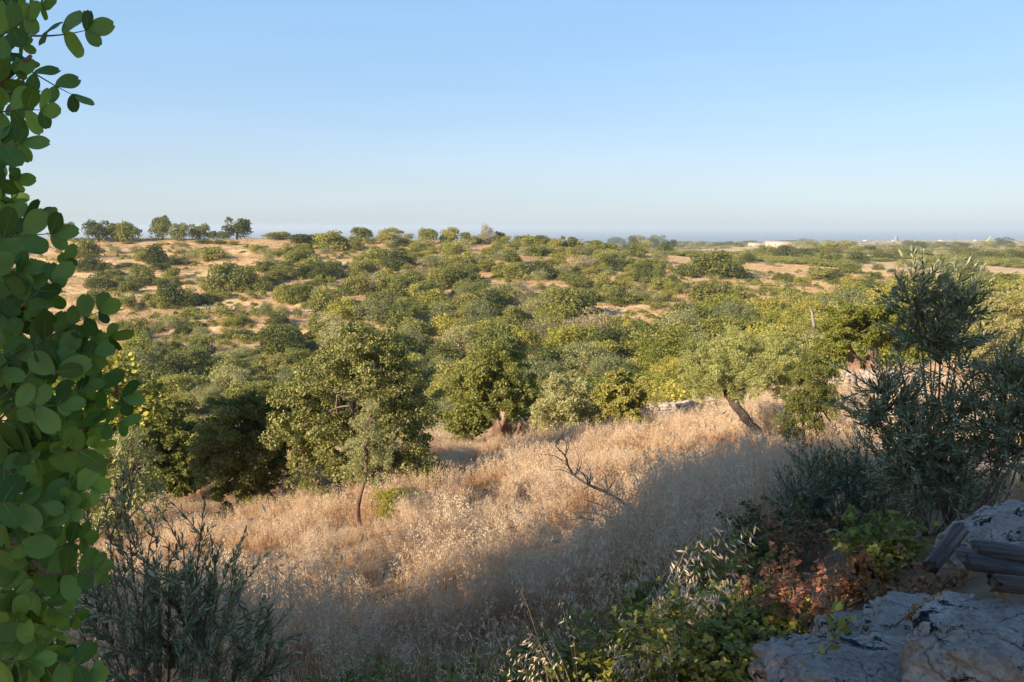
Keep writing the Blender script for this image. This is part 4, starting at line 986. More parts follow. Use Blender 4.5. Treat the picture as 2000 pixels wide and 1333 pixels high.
lit = np.vstack([lit, [at(x, y, Y_) for x, y, Y_ in zip(rg.uniform(120, 320, 260), rg.uniform(690, 1010, 260), rg.uniform(8.6, 11.4, 260))], ground_pts([(1640, 780), (1720, 770), (1800, 800), (1900, 850), (1880, 900), (1760, 870), (1650, 850)], 90, .3, rg), [at(x, y, 4.2) for x, y in ((1440, 1230), (1400, 1260), (1690, 1120), (1460, 1280), (1330, 1200))], [tuple(hit(*q, 2.0) + Vector((0, 0, .35))) for q in LITP]])
shade = np.vstack([ground_pts(SHADE, 900, 0.3, rg), [at(x, y, 5.0) for x, y in zip(rg.uniform(1700, 2000, 120), rg.uniform(730, 1020, 120))], [at(x, y, 23.5) for x, y in zip(rg.uniform(330, 590, 420), rg.uniform(820, 990, 420))], [at(x, y, 1.4) for x, y in zip(rg.uniform(-20, 200, 60), rg.uniform(0, 1333, 60))]])
clumps = []
spray = np.array([at(x, y, 1.4) for x, y in zip(rg.uniform(-60, 230, 260), rg.uniform(-40, 1360, 260))])
for k in range(9000):
    own = k < 2000
    Pq = spray[rg.integers(len(spray))] if own else shade[rg.integers(len(shade))]; t = rg.uniform(.9, 3.2) if own else rg.uniform(6.0, 17.0); c = Pq + S * t; r = rg.uniform(.55, .95) if not own else rg.uniform(.22, .4)
    if c[1] > 0.3 and abs(c[0]) < 0.66 * c[1] + r + (.4 if not own else .05): continue
    if c[2] + r > 9.5: continue
    g = H(c[0], c[1])
    if c[2] - r < g - .3: continue
    d = c[None, :] - lit; al = d @ S; perp = np.linalg.norm(d - al[:, None] * S, axis=1)
    if np.any((al > 0) & (perp < r * 1.28)): continue
    if any(np.linalg.norm(c - q[0]) < .55 * (r + q[1]) for q in clumps): continue
    clumps.append((c, r))
print('CLUMPS', len(clumps), 'z', np.percentile([c[0][2] for c in clumps], [0, 50, 100]))
cx = np.array([c[0] for c in clumps])
feet = [CT[:2].copy(), np.array([-6.5, -2.0]), np.array([-10.5, 3.0]), np.array([-13.5, -3.5]), np.array([-13.0, 9.0]), np.array([-2.5, -7.0]), np.array([-15.5, 17.5])]
for fi, ft in enumerate(feet):
    mine = [c for c in clumps if np.argmin([np.linalg.norm(c[0][:2] - q) for q in feet]) == fi]
    if not mine: continue
    b = np.array([ft[0], ft[1], H(*ft)])
    if fi == 0:                                    # the near carob's own crown, out of the picture to the left
        L = np.array([(c[0] - b[0], c[1] - b[1], c[2] - b[2], r, r) for c, r in mine])
        mb = MB(); cloud(mb, rg, L, 330 * len(L), .065, T_BROAD, fuzz=.3, low=1.0, inner=.45, wid=1.3); mb.build('crown', M['carobleaf'], carob); continue
    root = empty('carob_tree', tuple(b)); tag(root, ['', 'carob tree behind the camera to the left', 'tall carob left of the near leaves, shading the grass', 'carob farthest to the left behind the camera', 'carob standing left of the shaded slope', 'carob behind the camera', 'carob off to the left that shades the dark carob'][fi], 'carob tree', 'carob trees shading the foreground')
    L = np.array([(c[0] - b[0], c[1] - b[1], c[2] - b[2], r, r) for c, r in mine])
    mb = MB(); cloud(mb, rg, L, 620 * len(L), .13, T_BROAD, fuzz=.3, low=1.0, inner=.45); mb.build('crown', M['d'], root)
    tb = MB(); top = np.array([0, 0, 1.6]); tube(tb, [(0, 0, -.2), (.1, 0, .8), top], [.25, .2, .16], 10, rough=.08, rng=rg)
    for l in L[::3]: tube(tb, spath(top, l[:3], (0, 0, .3), 7, rg), np.linspace(.09, .02, 7), 5)
    tb.build('trunk', M['bark'], root, smooth=True)

# ------------------------------------------------------------------ dry wild oats, brambles, rocks and timber in the foreground
def grass_mat():
    m, nt, out = new_mat('dry_oats')
    at_ = N(nt, 'Attribute', attribute_name='cv')
    c = ramp(nt, at_.outputs['Fac'], [(0.0, (0.34, 0.17, 0.08)), (0.35, (0.58, 0.37, 0.19)), (0.65, (0.68, 0.51, 0.31)), (1.0, (0.80, 0.71, 0.55))])
    g = N(nt, 'NewGeometry')
    n1 = noise(nt, g.outputs['Position'], 0.9, 5, .7)
    c2 = mix(nt, ramp(nt, n1, [(0.42, (0, 0, 0)), (0.62, (0.75, 0.75, 0.75))]), c, (0.44, 0.19, 0.075), 'MIX')
    c2 = mix(nt, 0.5, c, c2)
    p = N(nt, 'BsdfPrincipled'); nt.links.new(c2, p.inputs['Base Color']); p.inputs['Roughness'].default_value = 0.7; p.inputs['Specular IOR Level'].default_value = 0.2
    t = N(nt, 'BsdfTranslucent'); nt.links.new(c2, t.inputs[0])
    ms = N(nt, 'MixShader'); ms.inputs[0].default_value = 0.3; nt.links.new(p.outputs[0], ms.inputs[1]); nt.links.new(t.outputs[0], ms.inputs[2]); nt.links.new(ms.outputs[0], out.inputs[0])
    return m
M['grass'] = grass_mat()
def strip(mb, pts, w, side, c):
    pts = np.asarray(pts); k = len(pts); ww = np.linspace(1, .35, k)[:, None] * w
    V = np.concatenate([pts - side * ww, pts + side * ww]); l = []
    for i in range(k - 1): l += [i, i + 1, k + i + 1, k + i]
    mb.add(V, l, [4] * (k - 1), c)
def tuft(seed, ns, hgt_, rad, sw, spk, lean, heads=11):
    rg = np.random.default_rng(seed); mb = MB(); HP, HA, HN, HS, HC = [], [], [], [], []
    ld = unit(rg.normal(0, 1, 3) * np.array([1, 1, 0]))
    for k in range(ns):
        a = rg.random() * 6.28; r0 = rad * math.sqrt(rg.random()); f = np.array([r0 * math.cos(a), r0 * math.sin(a), 0])
        h = hgt_ * rg.uniform(.55, 1.12); out = unit(np.array([math.cos(a), math.sin(a), 0]) * .5 + ld * lean + rg.normal(0, .3, 3) * np.array([1, 1, 0]))
        le = rg.uniform(.10, .38); t = np.linspace(0, 1, 6)[:, None]
        pts = f + np.array([0, 0, 1.0]) * h * (t - .14 * t ** 3) + out * h * le * t ** 2.2
        side = unit(np.cross(out, [0, 0, 1.0]) + rg.normal(0, .6, 3))
        strip(mb, pts, sw, side, np.linspace(.15, .6, 5))
        m = heads
        tt = rg.uniform(.62, 1.0, m); q = np.stack([np.interp(tt * 5, np.arange(6), pts[:, j]) for j in range(3)], 1)
        off = unit(rg.normal(0, 1, (m, 3)) * np.array([1, 1, .3]) + out * .6) * (spk * rg.uniform(.3, 1.7, m))[:, None] * (1.25 - tt)[:, None] * 2.2
        HP.append(q + off); HA.append(unit(out * .5 + rg.normal(0, .45, (m, 3)) + np.array([0, 0, -.8]))); HN.append(rg.normal(0, 1, (m, 3))); HS.append(spk * rg.uniform(.7, 1.3, m)); HC.append(rg.uniform(.7, 1, m))
    for k in range(int(ns * .9)):                     # leaf blades at the foot
        a = rg.random() * 6.28; f = np.array([rad * rg.random() * math.cos(a), rad * rg.random() * math.sin(a), 0]); o_ = np.array([math.cos(a), math.sin(a), 0]); h = hgt_ * rg.uniform(.25, .6)
        t = np.linspace(0, 1, 4)[:, None]; pts = f + np.array([0, 0, 1.0]) * h * (t - .5 * t ** 2.5) + o_ * h * .7 * t ** 1.7
        strip(mb, pts, sw * 1.7, unit(np.cross(o_, [0, 0, 1.0]) + rg.normal(0, .3, 3)), rg.uniform(0, .45))
    place(mb, T_RHOMB, np.concatenate(HP), np.concatenate(HA), np.concatenate(HN), np.concatenate(HS), np.concatenate(HC), .42)
    return mb
rg = np.random.default_rng(77)
near = [tuft(200 + k, 19, .92, .15, .0018, .033, .9, 15) for k in range(7)]
farp = [tuft(220 + k, 26, .92, .28, .0040, .044, .9, 9) for k in range(6)]
short = [tuft(240 + k, 22, .42, .25, .0035, .024, .4, 4) for k in range(3)]
pts, pick, sc = [], [], []
def grass_ok(X, Y, px, py):
    if px > 1440 and Y < 4.4: return 0
    if px > 1510 and Y < 13: return .3
    if Y < 3.3: return 0
    if 620 < px < 1640 and Y < 5.6: return .16
    if px < 620 and Y < 6.5: return .2
    return 1
tries = 74000
Yr = np.sqrt(rg.uniform(3.2 ** 2, 41 ** 2, tries)); Xr = rg.uniform(-.64, .64, tries) * Yr
Zr = hgt(Xr, Yr)
for X, Y, z in zip(Xr, Yr, Zr):
    px, py = project((X, Y, z))
    f = min(1, max(0, .5 + 1.3 * mnoise.noise(Vector((X * .75, Y * .75, 0))) + .7 * mnoise.noise(Vector((X * 2.6, Y * 2.6, 5)))))
    dens = .42 if Y > 16 else .70
    if rg.random() > dens * grass_ok(X, Y, px, py) * (.12 + .88 * f ** 1.5): continue
    if Y > 16: k = 7 + rg.integers(6)
    else: k = rg.integers(7)
    if rg.random() < .22: k = 13 + rg.integers(3)
    g2 = mnoise.noise(Vector((X * .35, Y * .35, 9)))
    s = rg.uniform(.55, 1.2) * (.50 + .6 * f) * (1 + .7 * g2)
    if px < 560 and Y > 12: s *= .75
    if Y > 11: s *= .82
    if 9 < Y < 17.6 and abs(px - 706) < 75: s *= .55
    if 8 < Y < 13.6 and 1040 < px < 1290: s *= .5
    if 15 < Y < 21.4 and 1395 < px < 1530: s *= .5
    if px > 1500 and Y < 15: s *= .7
    pts.append((X, Y, z - .02)); pick.append(k); sc.append(s)
n = len(pts); print('GRASS', n)
rot = np.column_stack([rg.normal(0, .10, n), rg.normal(0, .10, n), rg.uniform(0, 6.28, n)]); sc = np.array(sc)
scatter('dry_grass', M['grass'], near + farp + short, np.array(pts), rot, np.column_stack([sc, sc, sc]), np.array(pick))
# coarse dry grass of the far slope
fp = []
for k in range(30000):
    Y = rg.uniform(95, 260); X = rg.uniform(-.6, .66) * Y
    fp.append((X, Y))
fp = np.array(fp); n = len(fp); Z = hgt(fp[:, 0], fp[:, 1]); s = rg.uniform(.7, 1.5, n)
farg = [tuft(260 + k, 26, .55, .55, .014, .05, .4, 2) for k in range(3)]
M['straw'] = M['grass'].copy()
for n_ in M['straw'].node_tree.nodes:
    if n_.type == 'VALTORGB' and len(n_.color_ramp.elements) == 4:
        for e_, c_ in zip(n_.color_ramp.elements, [(.46, .31, .15), (.60, .44, .23), (.68, .53, .31), (.76, .63, .42)]): e_.color = (*c_, 1)
scatter('slope_grass', M['straw'], farg, np.column_stack([fp, Z - .03]), np.column_stack([np.zeros(n), np.zeros(n), rg.uniform(0, 6.28, n)]), np.column_stack([s * 1.3, s * 1.3, s * .8]), rg.integers(0, 3, n))

# ---- brambles
def bramble(name, label, px, Y, hm, spread, mat, seed, **kw):
    if mat is M['rust']: kw.update(n=20, leaf=.021)
    return bramble_(name, label, px, Y, hm, spread, mat, seed, **kw)
def bramble_(name, label, px, Y, hm, spread, mat, seed, n=46, leaf=.027, cr=(0, 1), group='brambles along the foot of the picture', up=.8):
    rg = np.random.default_rng(seed); t_ = ray(px, 600)[0]; b = np.array([t_ * Y, Y, H(t_ * Y, Y)])
    root = empty(name, tuple(b)); tag(root, label, 'bramble', group); lb, sb = MB(), MB()
    for k in range(n):
        a = rg.random() * 6.28; f = np.array([math.cos(a), math.sin(a), 0]) * spread * .5 * rg.random()
        a2 = a + rg.normal(0, .6); tip = f + np.array([math.cos(a2) * spread * rg.uniform(.3, 1), math.sin(a2) * spread * rg.uniform(.3, 1), hm * rg.uniform(.45, 1.05) * up])
        pth = spath(f - np.array([0, 0, .05]), tip, (0, 0, hm * .5), 12, rg, .006)
        tube(sb, pth, np.linspace(.0035, .0015, 12), 5)
        for j in range(3, 12):
            for rep in range(2):
                if rg.random() < .15: continue
                q = pth[j]; dr = unit(rg.normal(0, 1, 3) + np.array([0, 0, .5])); pe = q + dr * leaf * rg.uniform(.6, 1.1); tube(sb, [q, pe], [.001, .0008], 3)
                nm = unit(np.array([0, 0, .9]) + rg.normal(0, .45, 3)); u_ = unit(dr - nm * (dr @ nm)); v_ = np.cross(nm, u_)
                ax = np.array([u_, u_ * .25 + v_, u_ * .25 - v_]); nn_ = nm[None, :] + rg.normal(0, .15, (3, 3))
                place(lb, T_BRAM, np.array([pe, pe, pe]), ax, nn_, leaf * rg.uniform(.75, 1.2) * np.array([1.1, .9, .9]), np.clip(rg.uniform(cr[0], cr[1]) + rg.normal(0, .06, 3), 0, 1), 1.05)
    lb.build('foliage', mat, root); sb.build('stem', M['twig'], root, smooth=True)
BR = [('bramble', 'yellow-green bramble in a patch of sun left of the grey rock', 1440, 4.0, .42, .34, 'bram', (.5, 1)), ('bramble', 'bright bramble at the bottom edge below the sunlit one', 1400, 3.6, .42, .30, 'bram', (.4, 1)),
      ('bramble', 'green bramble right of centre at the bottom edge', 1270, 4.2, .42, .36, 'bram', (.2, .8)), ('bramble', 'low green bramble at the bottom edge just right of centre', 1120, 4.5, .40, .36, 'bram', (.1, .7)),
      ('bramble', 'dark green bramble at the bottom centre', 970, 4.7, .36, .36, 'bram', (.1, .6)), ('bramble', 'green bramble at the bottom edge left of centre', 830, 4.8, .34, .36, 'bram', (.2, .7)), ('bramble', 'leftmost bramble, beside the olive shoots', 700, 4.9, .30, .32, 'bram', (.1, .6)),
      ('bramble', 'reddish-brown dried bramble behind the sunlit bramble', 1530, 4.3, .42, .24, 'rust', (0, .7)), ('bramble', 'rusty bramble leaning on the left side of the grey rock', 1600, 3.7, .34, .2, 'rust', (.2, .8)), ('bramble', 'upright yellowish bramble spray behind the others in the shade', 1430, 5.4, .50, .25, 'bram', (.4, .9)),
      ('bramble', 'dark bramble in deep shade above the yellowish spray', 1540, 5.8, .55, .35, 'bram', (0, .35)), ('bramble', 'brown dried bramble in the shade near the bottom centre', 1040, 4.9, .35, .25, 'rust', (0, .5)), ('bramble', 'dry brown bramble trailing over the top of the rocks', 1790, 3.5, .22, .26, 'rust', (0, .6)),
      ('bramble', 'small green bramble between the log and the upper rock', 1745, 4.3, .35, .22, 'bram', (.3, .9)), ('bramble', 'green bramble just above the bottom brambles in the shaded oats', 1290, 5.6, .45, .3, 'bram', (.2, .7))]
for k_, (px, Y, lab) in enumerate([(1340, 3.75, 'bramble at the bottom edge between the bright bramble and the green one'), (1190, 4.0, 'bramble filling the bottom edge right of centre'), (1060, 4.1, 'bramble low at the bottom edge near the centre'), (900, 4.2, 'bramble patch low at the bottom left of centre'), (760, 4.3, 'bramble patch just right of the leftmost bramble'), (1500, 3.6, 'bramble tucked against the small pale rock'), (640, 4.6, 'small bramble touching the olive shoots'), (1370, 4.6, 'bramble rising behind the bright bottom bramble')]):
    BR.append(('bramble', lab, px, Y, .34, .34, 'bram', (.15, .8)))
BR += [('dried_shoot', 'dry leafy brown shoots between the olive thicket and the shaded oats', 1590, 5.2, .5, .3, 'rust', (0, .4))]
for i, (nm, lab, px, Y, h_, sp, mt, cr) in enumerate(BR): bramble(nm, lab, px, Y, h_, sp, M[mt], 400 + i, cr=cr)
# rusty dried sprays that catch the sun by the rock
rg = np.random.default_rng(88)
for i, (px, py, top, lab) in enumerate([(1692, 1190, 1092, 'tall rusty dried spray catching the sun beside the rock'), (1650, 1190, 1108, 'shorter rusty dried spray left of the tall one'), (1722, 1190, 1105, 'rusty dried spray right of the tall one')]):
    Y = 3.9; f = at(px, py, Y); f[2] = H(f[0], f[1]); tip = at(px + rg.normal(0, 6), top, Y)
    st = [(f, tip)] + [(f, tip + np.array([rg.normal(0, .05), rg.normal(0, .05), -rg.uniform(.02, .12)])) for _ in range(3)]
    shoot_plant('dried_spray', lab, 'dried plant', f, st, M['rust'], rg, .030, 30, T_BRAM, r=.003, side=3, slen=.08, ang=.9, group='rusty sprays beside the rock')
for i, (p0, p1, lab) in enumerate([((1560, 1330, 2.5), (1660, 1215, 2.6), 'yellow-leaved bramble shoot arching in front of the rock')]):
    lbm = np.random.default_rng(5); f = at(*p0); tip = at(*p1)
    shoot_plant('bramble_shoot', lab, 'bramble', f, [(f, tip)], M['lime'], lbm, .045, 6, T_BRAM, r=.003, side=2, slen=.1, ang=1.0)
for i, (p0, p1, lab) in enumerate([((1850, 1270, 2.45), (1970, 1150, 2.7), 'thin brown bramble cane crossing the rock'), ((1745, 1225, 2.7), (1840, 1160, 2.9), 'short brown bramble cane on top of the rock'), ((1960, 1290, 2.3), (2030, 1262, 2.3), 'dried brown leaves on a cane at the lower right corner')]):
    rr_ = np.random.default_rng(60 + i); f = at(*p0); tip = at(*p1)
    shoot_plant('bramble_cane', lab, 'bramble', f, [(f, tip)], M['rust'], rr_, .026, 9, T_BRAM, r=.0035, side=3, slen=.08, ang=1.0, group='brown canes on the rock')

# ---- rocks
def rock_mat():
    m, nt, out = new_mat('lichened_limestone')
    tc = N(nt, 'TexCoord'); o_ = tc.outputs['Object']
    base = ramp(nt, noise(nt, o_, 3.5, 8, .65, .4), [(0.3, (0.23, 0.185, 0.15)), (0.5, (0.37, 0.305, 0.25)), (0.7, (0.50, 0.43, 0.365))])
    lich = ramp(nt, noise(nt, o_, 7, 10, .78, .3), [(0.565, (0, 0, 0)), (0.585, (1, 1, 1))])
    c = mix(nt, lich, base, (0.022, 0.020, 0.019))
    pale = ramp(nt, noise(nt, o_, 11, 6, .6, .3), [(0.60, (0, 0, 0)), (0.70, (.7, .7, .7))]); c = mix(nt, pale, c, (0.42, 0.40, 0.35))
    sp = ramp(nt, noise(nt, o_, 60, 4, .6), [(0.35, (.75, .75, .75)), (0.65, (1.15, 1.15, 1.15))]); c = mix(nt, 1.0, c, sp, 'MULTIPLY')
    dn = nt.nodes.new('ShaderNodeTexNoise'); dn.inputs['Scale'].default_value = 5; dn.inputs['Detail'].default_value = 6; nt.links.new(o_, dn.inputs['Vector'])
    wv = N(nt, 'VectorMath', operation='SCALE'); nt.links.new(dn.outputs['Color'], wv.inputs[0]); wv.inputs[3].default_value = .28
    wa = N(nt, 'VectorMath', operation='ADD'); nt.links.new(o_, wa.inputs[0]); nt.links.new(wv.outputs[0], wa.inputs[1])
    vc = N(nt, 'TexVoronoi', feature='DISTANCE_TO_EDGE'); vc.inputs['Scale'].default_value = 4.2; nt.links.new(wa.outputs[0], vc.inputs['Vector'])
    crack = ramp(nt, vc.outputs['Distance'], [(0.0, (.25, .22, .2)), (0.022, (1, 1, 1))]); c = mix(nt, .8, c, crack, 'MULTIPLY')
    pit = N(nt, 'TexVoronoi'); pit.inputs['Scale'].default_value = 38; nt.links.new(wa.outputs[0], pit.inputs['Vector'])
    pits = ramp(nt, pit.outputs['Distance'], [(0.10, (.35, .33, .3)), (0.26, (1, 1, 1))]); c = mix(nt, .55, c, pits, 'MULTIPLY')
    p = N(nt, 'BsdfPrincipled'); nt.links.new(c, p.inputs['Base Color']); p.inputs['Roughness'].default_value = .9; p.inputs['Specular IOR Level'].default_value = .2
    b = N(nt, 'Bump'); b.inputs['Strength'].default_value = .7; b.inputs['Distance'].default_value = .03; hh = mix(nt, 1.0, mix(nt, .6, noise(nt, o_, 16, 10, .7), crack, 'MULTIPLY'), pits, 'MULTIPLY'); nt.links.new(hh, b.inputs['Height']); nt.links.new(b.outputs[0], p.inputs['Normal'])
    nt.links.new(p.outputs[0], out.inputs[0]); return m
M['rock'] = rock_mat()
def rock(label, c, r, seed, rot=(0, 0, 0), sub=6, amp=.16):
    bm = bmesh.new(); bmesh.ops.create_icosphere(bm, subdivisions=sub, radius=1.0); off = Vector((seed * 3.1, seed * 1.7, 0))
    for v in bm.verts:
        n = v.co.normalized(); q = n * .55 + (n / max(abs(n.x), abs(n.y), abs(n.z))) * .45
        d = 1 + amp * (mnoise.fractal(n * 1.3 + off, 1.0, 2.1, 5)) - .10 * max(0, mnoise.noise(n * 3.1 + off) - .25) * 3
        rdg = abs(mnoise.noise(n * 2.2 + off * 2)); d -= .07 * max(0, .10 - rdg) / .10; d += .035 * mnoise.fractal(n * 6 + off, .8, 2.2, 4) - .03 * max(0, .10 - abs(mnoise.noise(n * 6 + off * 3))) / .10
        v.co = Vector((q.x * r[0], q.y * r[1], q.z * r[2])) * d
    me = bpy.data.meshes.new('boulder'); bm.to_mesh(me); bm.free(); me.materials.append(M['rock']); me.polygons.foreach_set('use_smooth', np.ones(len(me.polygons), bool))
    o = bpy.data.objects.new('boulder', me); C.objects.link(o); o.location = tuple(c); o.rotation_euler = rot; tag(o, label, 'rock', 'lichened rocks at the lower right'); return o
rock('big grey limestone rock with black lichen at the bottom edge', at(1750, 1392, 2.45), (.33, .34, .14), 1, (.05, .12, .3))
rock('broad sloping grey rock behind the black-lichened one', at(1900, 1300, 2.9), (.38, .38, .13), 2, (.1, .05, -.3))
rock('pale upper rock at the right edge above the timber', at(2025, 1120, 3.7), (.34, .36, .23), 3, (0, -.25, .2))
rock('dark-blotched rock in the lower right corner', at(1985, 1335, 2.35), (.30, .3, .18), 4, (0, .1, .9))
rock('small pale rock peeping out at the left end of the rocks', at(1590, 1335, 2.7), (.15, .2, .12), 5, (0, 0, .5))
rock('low rock joining the two large grey rocks', at(1710, 1275, 3.1), (.20, .22, .10), 6, (0, 0, 1.5))
for i, (px, py, Y, r, lab) in enumerate([(1480, 968, 13.6, .34, 'grey stone in the shaded grass left of the olive thicket'), (1700, 850, 17, .35, 'sunlit pale stone left of the low spreading sapling'), (1760, 880, 15, .4, 'sunlit pinkish stone behind the low spreading sapling'), (1905, 800, 20, .45, 'sunlit stone seen just right of the tall sapling stem'), (1960, 900, 12, .35, 'sunlit orange stone behind the slanting stem'), (1130, 925, 17, .3, 'pale flat stone in the sunlit grass behind the dead branch'), (1000, 1118, 9.9, .18, 'small pale stone where sun meets shade'), (1840, 840, 18, .4, 'sunlit stone between the two saplings')]):
    p = at(px, py, Y); p[2] = H(p[0], p[1]) + r * .25
    o = rock(lab, p, (r * 1.3, r, r * .7), 10 + i, (0, 0, i), sub=4); o.name = 'stone'; o['group'] = 'loose stones in the grass'; o.data.materials[0] = M['far_stone']

# ---- weathered timber
def wood_mat():
    m, nt, out = new_mat('weathered_timber')
    tc = N(nt, 'TexCoord'); mp = N(nt, 'Mapping'); nt.links.new(tc.outputs['Object'], mp.inputs[0]); mp.inputs['Scale'].default_value = (1.2, 22, 22)
    n1 = noise(nt, mp.outputs[0], 2.0, 8, .6, .6)
    c = ramp(nt, n1, [(0.3, (0.022, 0.016, 0.013)), (0.48, (0.075, 0.052, 0.040)), (0.62, (0.16, 0.12, 0.095)), (.75, (.26, .21, .175))])
    p = N(nt, 'BsdfPrincipled'); nt.links.new(c, p.inputs['Base Color']); p.inputs['Roughness'].default_value = .85
    b = N(nt, 'Bump'); b.inputs['Strength'].default_value = .8; b.inputs['Distance'].default_value = .012; nt.links.new(n1, b.inputs['Height']); nt.links.new(b.outputs[0], p.inputs['Normal'])
    nt.links.new(p.outputs[0], out.inputs[0]); return m
M['timber'] = wood_mat()
def timber(name, label, c, L_, w, h, rot, seed, round_=False):
    rg = np.random.default_rng(seed); nx = 30
    if round_:
        th = np.linspace(0, 6.2832, 18, endpoint=False); prof = np.column_stack([np.cos(th) * w / 2, np.sin(th) * h / 2]) * (1 + rg.normal(0, .05, 18))[:, None]
    else:
        b_ = .12 * h; prof = np.array([(w/2, -h/2 + b_), (w/2, h/2 - b_), (w/2 - b_, h/2), (w*.2, h/2), (w*.17, h/2 - .1*h), (w*.14, h/2), (-w*.25, h/2), (-w*.27, h/2 - .14*h), (-w*.30, h/2), (-w/2 + b_, h/2), (-w/2, h/2 - b_), (-w/2, -h/2 + b_), (-w/2 + b_, -h/2), (w/2 - b_, -h/2)])
    ns = len(prof); V = []; e0 = rg.normal(0, .012, ns); e1 = rg.normal(0, .012, ns)
    for i in range(nx):
        u = i / (nx - 1)
        for j in range(ns):
            x = (u - .5) * L_ + (e0[j] if i == 0 else e1[j] if i == nx - 1 else 0)
            V.append((x, prof[j][0] * (1 + .02 * math.sin(u * 9 + seed)) + rg.normal(0, .0006), prof[j][1] + .01 * math.sin(u * 3 + seed) + rg.normal(0, .0006)))
    l, s = [], []
    for i in range(nx - 1):
        for j in range(ns): l += [i * ns + j, (i + 1) * ns + j, (i + 1) * ns + (j + 1) % ns, i * ns + (j + 1) % ns]; s.append(4)
    l += list(range(ns)); s.append(ns); l += [(nx - 1) * ns + j for j in range(ns)][::-1]; s.append(ns)
    mb = MB(); mb.add(V, l, s); o = mb.build(name, M['timber'], smooth=False, loc=tuple(c)); o.rotation_euler = rot; tag(o, label, 'timber', 'weathered timber on the rocks'); return o
timber('timber_beam', 'dark weathered beam lying on the rock, top one of the pile at the right edge', at(2010, 1088, 2.8), .34, .09, .026, (.1, .06, -.22), 1)
timber('timber_beam', 'split dark beam under the top beam at the right edge', at(1995, 1110, 2.75), .36, .11, .032, (.1, .06, -.2), 2)
timber('timber_beam', 'lowest round-edged beam of the pile at the right edge', at(2030, 1140, 2.6), .30, .07, .055, (.1, .0, -.05), 3, True)
timber('log', 'greyish weathered log slanting up behind the pile of beams', at(1848, 1068, 3.5), .30, .07, .05, (.1, -.30, .7), 4, True)

# ------------------------------------------------------------------ labels that single each shrub and tree of the slope out
def row_name(r):
    if r['zone'] == 'ridge': return 'on the ridge'
    y = r['py']; x = r['px']
    if x < 1180:
        if y < 500: return 'just below the ridge'
        if y < 540: return 'on the upper slope'
        if y < 585: return 'halfway down the slope'
        if y < 630: return 'on the lower slope'
    else:
        if y < 500: return 'far across the plain'
        if y < 530: return 'on the open plain'
        if y < 575: return 'on the near plain'
        if y < 630: return 'below the open plain'
    if y < 700: return 'in the upper valley'
    if y < 770: return 'mid valley'
    if y < 840: return 'in the lower valley'
    return 'on the valley floor'
COLS = [(240, 'by the carob leaves'), (285, 'over the lime shrub'), (330, 'over the pale olive'), (375, 'over the shadowed carob'), (420, 'left over the dark carob'), (470, 'over the dark carob'), (520, 'left of the big carob'), (560, 'over the big carob edge'), (600, 'over the big carob'), (640, 'beside the young olive line'), (680, 'over the young olive'),
        (720, 'over the carob top'), (760, 'right over the carob top'), (810, 'over the carob shoulder'), (860, 'right of the big carob'), (905, 'left of split trunk'), (950, 'over the split-trunk tree'), (995, 'over the split trunk'), (1040, 'right of split trunk'), (1080, 'left over grey olive'), (1120, 'over the grey olive'), (1160, 'right of grey olive'), (1200, 'over the fig tree'), (1245, 'right of fig tree'), (1290, 'over the short wall'),
        (1335, 'right of short wall'), (1380, 'left of leaning olive'), (1420, 'over the leaning olive'), (1460, 'over the leaning trunk'), (1510, 'near the farmhouse line'), (1560, 'below the farmhouse'), (1600, 'over the shaded olive'), (1640, 'by the broken stump'), (1690, 'over the twisted trunks'), (1740, 'right of twisted trunks'), (1800, 'left of tall sapling'), (1860, 'behind the tall sapling'), (1930, 'right of tall sapling'), (2300, 'near the right edge')]
from collections import defaultdict
cells = defaultdict(list)
for r in RECS:
    cells[(row_name(r), next(n for lim, n in COLS if r['px'] <= lim))].append(r)
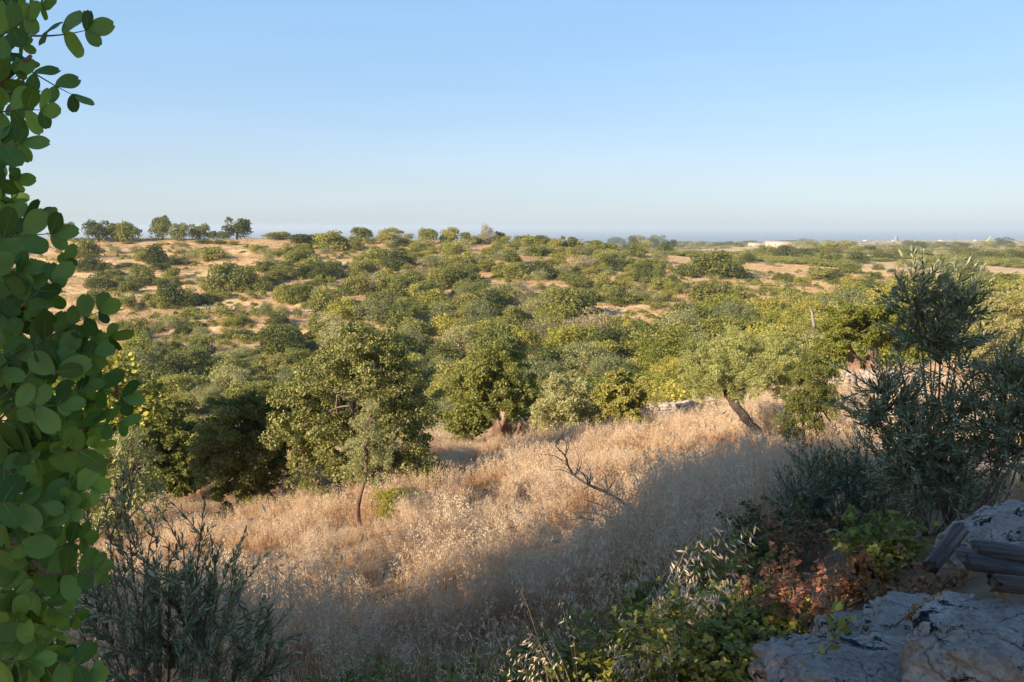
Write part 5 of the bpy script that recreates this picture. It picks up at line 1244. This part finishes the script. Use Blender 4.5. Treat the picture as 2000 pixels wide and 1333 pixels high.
ORD = ['leftmost', 'second from left', 'third from left', 'fourth from left', 'fifth from left'] + ['sixth from left', 'seventh from left', 'eighth from left', 'ninth from left', 'tenth from left'] + [f'number {k_} from left' for k_ in range(11, 40)]
_ORD = ['leftmost', 'second from left', 'third from left', 'fourth from left', 'fifth from left', 'sixth from left', 'seventh from left', 'eighth from left', 'ninth from left', 'tenth from left']
for (rw, cl), rs in cells.items():
    by = defaultdict(list)
    for r in rs: by[(r['col'], r['o']['category'])].append(r)
    for (col, cat), g in by.items():
        g.sort(key=lambda r: r['px'])
        if len(g) == 1: pre = ['']
        elif len(g) == 2:
            a, b = g; pre = ['smaller ', 'larger '] if a['w'] * a['h'] * 1.3 < b['w'] * b['h'] else ['larger ', 'smaller '] if b['w'] * b['h'] * 1.3 < a['w'] * a['h'] else ['left-hand ', 'right-hand ']
        else: pre = [(ORD[i] + ' ' if i < len(g) - 1 else 'rightmost ') for i in range(len(g))]
        if len(g) == 3:
            big = sorted(g, key=lambda r: r['w'] * r['h'])
        for r, p in zip(g, pre):
            r['o']['label'] = f"{p}{col} {cat} {rw}, {cl}".replace('dry shrub', 'shrub')
            r['o']['group'] = {'ridge': 'trees along the ridge', 'slope': 'shrubs of the far slope', 'mass': 'shrubs of the far slope', 'valley': 'trees and shrubs of the valley'}[r['zone']]

# ------------------------------------------------------------------ the haze
mb = MB()
x0, x1, zb, zt = -46000.0, 46000.0, -94.0, 12.0
mb.add([(x0, x0, zb), (x1, x0, zb), (x1, x1, zb), (x0, x1, zb), (x0, x0, zt), (x1, x0, zt), (x1, x1, zt), (x0, x1, zt)],
       [0, 3, 2, 1, 4, 5, 6, 7, 0, 1, 5, 4, 1, 2, 6, 5, 2, 3, 7, 6, 3, 0, 4, 7], [4] * 6)
hm, nt, out = new_mat('haze_air')
pv = N(nt, 'VolumePrincipled'); pv.inputs['Color'].default_value = (0.76, 0.90, 1.0, 1)
pv.inputs['Density'].default_value = 0.00017; pv.inputs['Anisotropy'].default_value = 0.05
nt.links.new(pv.outputs[0], out.inputs['Volume'])
tag(mb.build('haze', hm), kind='stuff')
